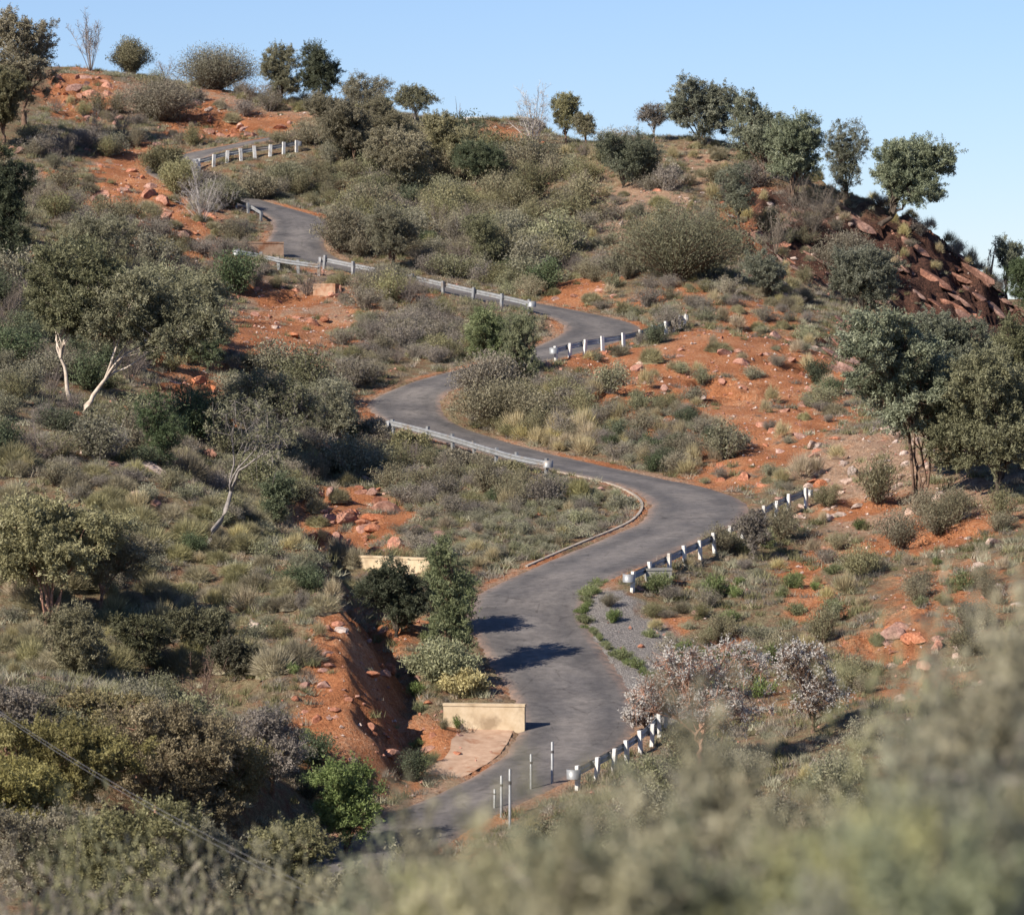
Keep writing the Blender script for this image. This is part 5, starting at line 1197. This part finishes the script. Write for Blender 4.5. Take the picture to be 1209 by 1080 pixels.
for nm, m, sel in (("loose_red_rubble", R_red, 0), ("loose_pale_rubble", R_pale, 1)):
    q = (np.arange(len(x)) % 5 < 3) == (sel == 0); X, Y = x[q], y[q]; n = len(X); th = rng.uniform(0, 6.28, n); r = 0.028 + 0.11 * rng.uniform(0, 1, n) ** 5
    Vb = B0[None] * rng.uniform(.5, 1.2, (n, 6, 1)); c_, s_ = np.cos(th)[:, None], np.sin(th)[:, None]
    V = np.stack([(Vb[..., 0] * c_ - Vb[..., 1] * s_), (Vb[..., 0] * s_ + Vb[..., 1] * c_), Vb[..., 2]], -1) * r[:, None, None]
    V += np.stack([X, Y, height(X, Y) + r * .2], 1)[:, None]
    T = (T0[None] + (np.arange(n) * 6)[:, None, None]).reshape(-1, 3)
    tag(mesh_obj(nm, new_mesh(nm, V.reshape(-1, 3), [T], [m])), kind="stuff")

# ---------------------------------------------------------------- scrub close to the camera, out of focus
L_near = leaf_mat("pale_olive_leaves", (0.19, 0.180, 0.095), (0.36, 0.335, 0.195), (0.48, 0.445, 0.29), 0.35)  # paler olive leaf colour for the near scrub
L_near2 = leaf_mat("pale_grey_green_leaves", (0.175, 0.18, 0.115), (0.32, 0.32, 0.215), (0.43, 0.425, 0.31), 0.35)  # paler grey-green leaf colour for the near scrub
NEAR = [(make_tree("near_bush", 700 + i, 3.2, 1.5, [L_near, L_near2, L_near2, L_near][i], B_grey, .25, 75, .24, 330, .055, .022, 'round', 3, (0, 0), .025, .9, 0, (0, 0), 6), 3.2, 1.5) for i in range(4)]
NEAR += [(make_shrub("near_shrub", 710 + i, 3.6, 3.0, [L_olive, L_mulga, L_grey, L_near][i], B_grey, 60, 420, .085, .022, .5, .26, 0, .25, .5), 3.6, 3.0) for i in range(4)]
NEAR += [(make_shrub("near_shrub", 720, 3.2, 1.6, L_near, B_grey, 26, 380, .07, .02, .5, .30, 0, .25, .3), 3.2, 1.6)]
def near_bush(px, top, d, w, v, label, hf=1.0):
    P = ray(px, top) * d; g = float(height(P[0], P[1])); H = P[2] - g
    sc = (w / NEAR[v][2], w / NEAR[v][2], H / NEAR[v][1])
    plant("near_shrub", NEAR[v][0], (P[0], P[1], g), sc=sc, rz=RNG.uniform(0, 6), label=label, cat="bush", group="blurred bushes close to the viewer", kinds=("trunk", "crown") if v < 4 else ("stems", "foliage"))
for args in [(630, 962, 21, 1.6, 0, "blurred olive bush just right of the bottom of the road"), (735, 925, 20, 1.7, 1, "blurred grey-green bush under the bottom guard rail"),
             (850, 900, 19, 1.7, 3, "blurred olive bush below the red-stemmed dry tree"), (955, 885, 18, 1.6, 2, "blurred grey bush under the pale dry bush"),
             (1060, 850, 18, 1.6, 1, "blurred grey-green bush right of the grey one"), (1165, 820, 19, 1.7, 3, "blurred olive bush at the right edge below the red bank"), (1120, 715, 24, 2.0, 8, "thin wispy blurred bush over the rocks of the lower right bank"),
             (1205, 650, 26, 1.8, 8, "thin wispy blurred bush reaching up the right edge"), (1030, 760, 24, 1.8, 8, "thin wispy blurred bush over the red bank"), (1010, 945, 14, 1.4, 0, "closest blurred olive bush at the bottom right"),
             (1150, 930, 13, 1.3, 2, "closest blurred grey bush in the bottom right corner"), (800, 965, 15, 1.4, 1, "blurred bush at the bottom edge right of the road"), (540, 985, 21, 1.3, 0, "low blurred bush over the bottom end of the road"),
             (690, 995, 15, 1.2, 3, "low blurred olive bush at the middle of the bottom edge"), (470, 988, 25, 1.4, 2, "blurred grey bush where the road leaves the picture"), (580, 1020, 17, 1.2, 3, "lower blurred olive bush below the marker posts"),
             (890, 990, 13, 1.2, 2, "soft blur of grey scrub at the bottom between the dry bushes"), (500, 1030, 17, 1.1, 0, "blurred olive bush at the bottom under the road's end"), (415, 1040, 26, 1.6, 1, "blurred grey-green bush at the bottom by the dark hollow"),
             (1090, 905, 15, 1.2, 0, "soft olive blur above the bottom right corner"), (1195, 765, 21, 1.5, 3, "blurred olive bush below the wispy one at the right edge"), (1110, 800, 21, 1.5, 1, "blurred grey-green bush below the wispy one over the rocks"), (1215, 880, 15, 1.2, 1, "soft grey-green blur cut by the right edge"),
             (450, 985, 30, 2.2, 1, "blurred grey-green bush over the last of the asphalt"), (385, 1000, 34, 2.2, 0, "blurred olive bush between the dark hollow and the bottom edge"), (510, 1000, 24, 1.5, 3, "blurred olive bush below the last of the asphalt"),
             (60, 985, 42, 3.2, 5, "soft grey-green bush at the bottom left corner"), (190, 1000, 38, 3.0, 6, "soft grey bush at the bottom left under the wires"), (310, 1020, 40, 2.8, 7, "soft olive bush at the bottom by the wires"), (120, 1040, 34, 2.4, 4, "lowest soft olive bush at the bottom left"), (10, 1010, 36, 2.6, 6, "soft grey bush cut by the left edge at the bottom"), (250, 1050, 32, 2.2, 5, "lowest soft grey-green bush beneath the wires")]:
    near_bush(*args)
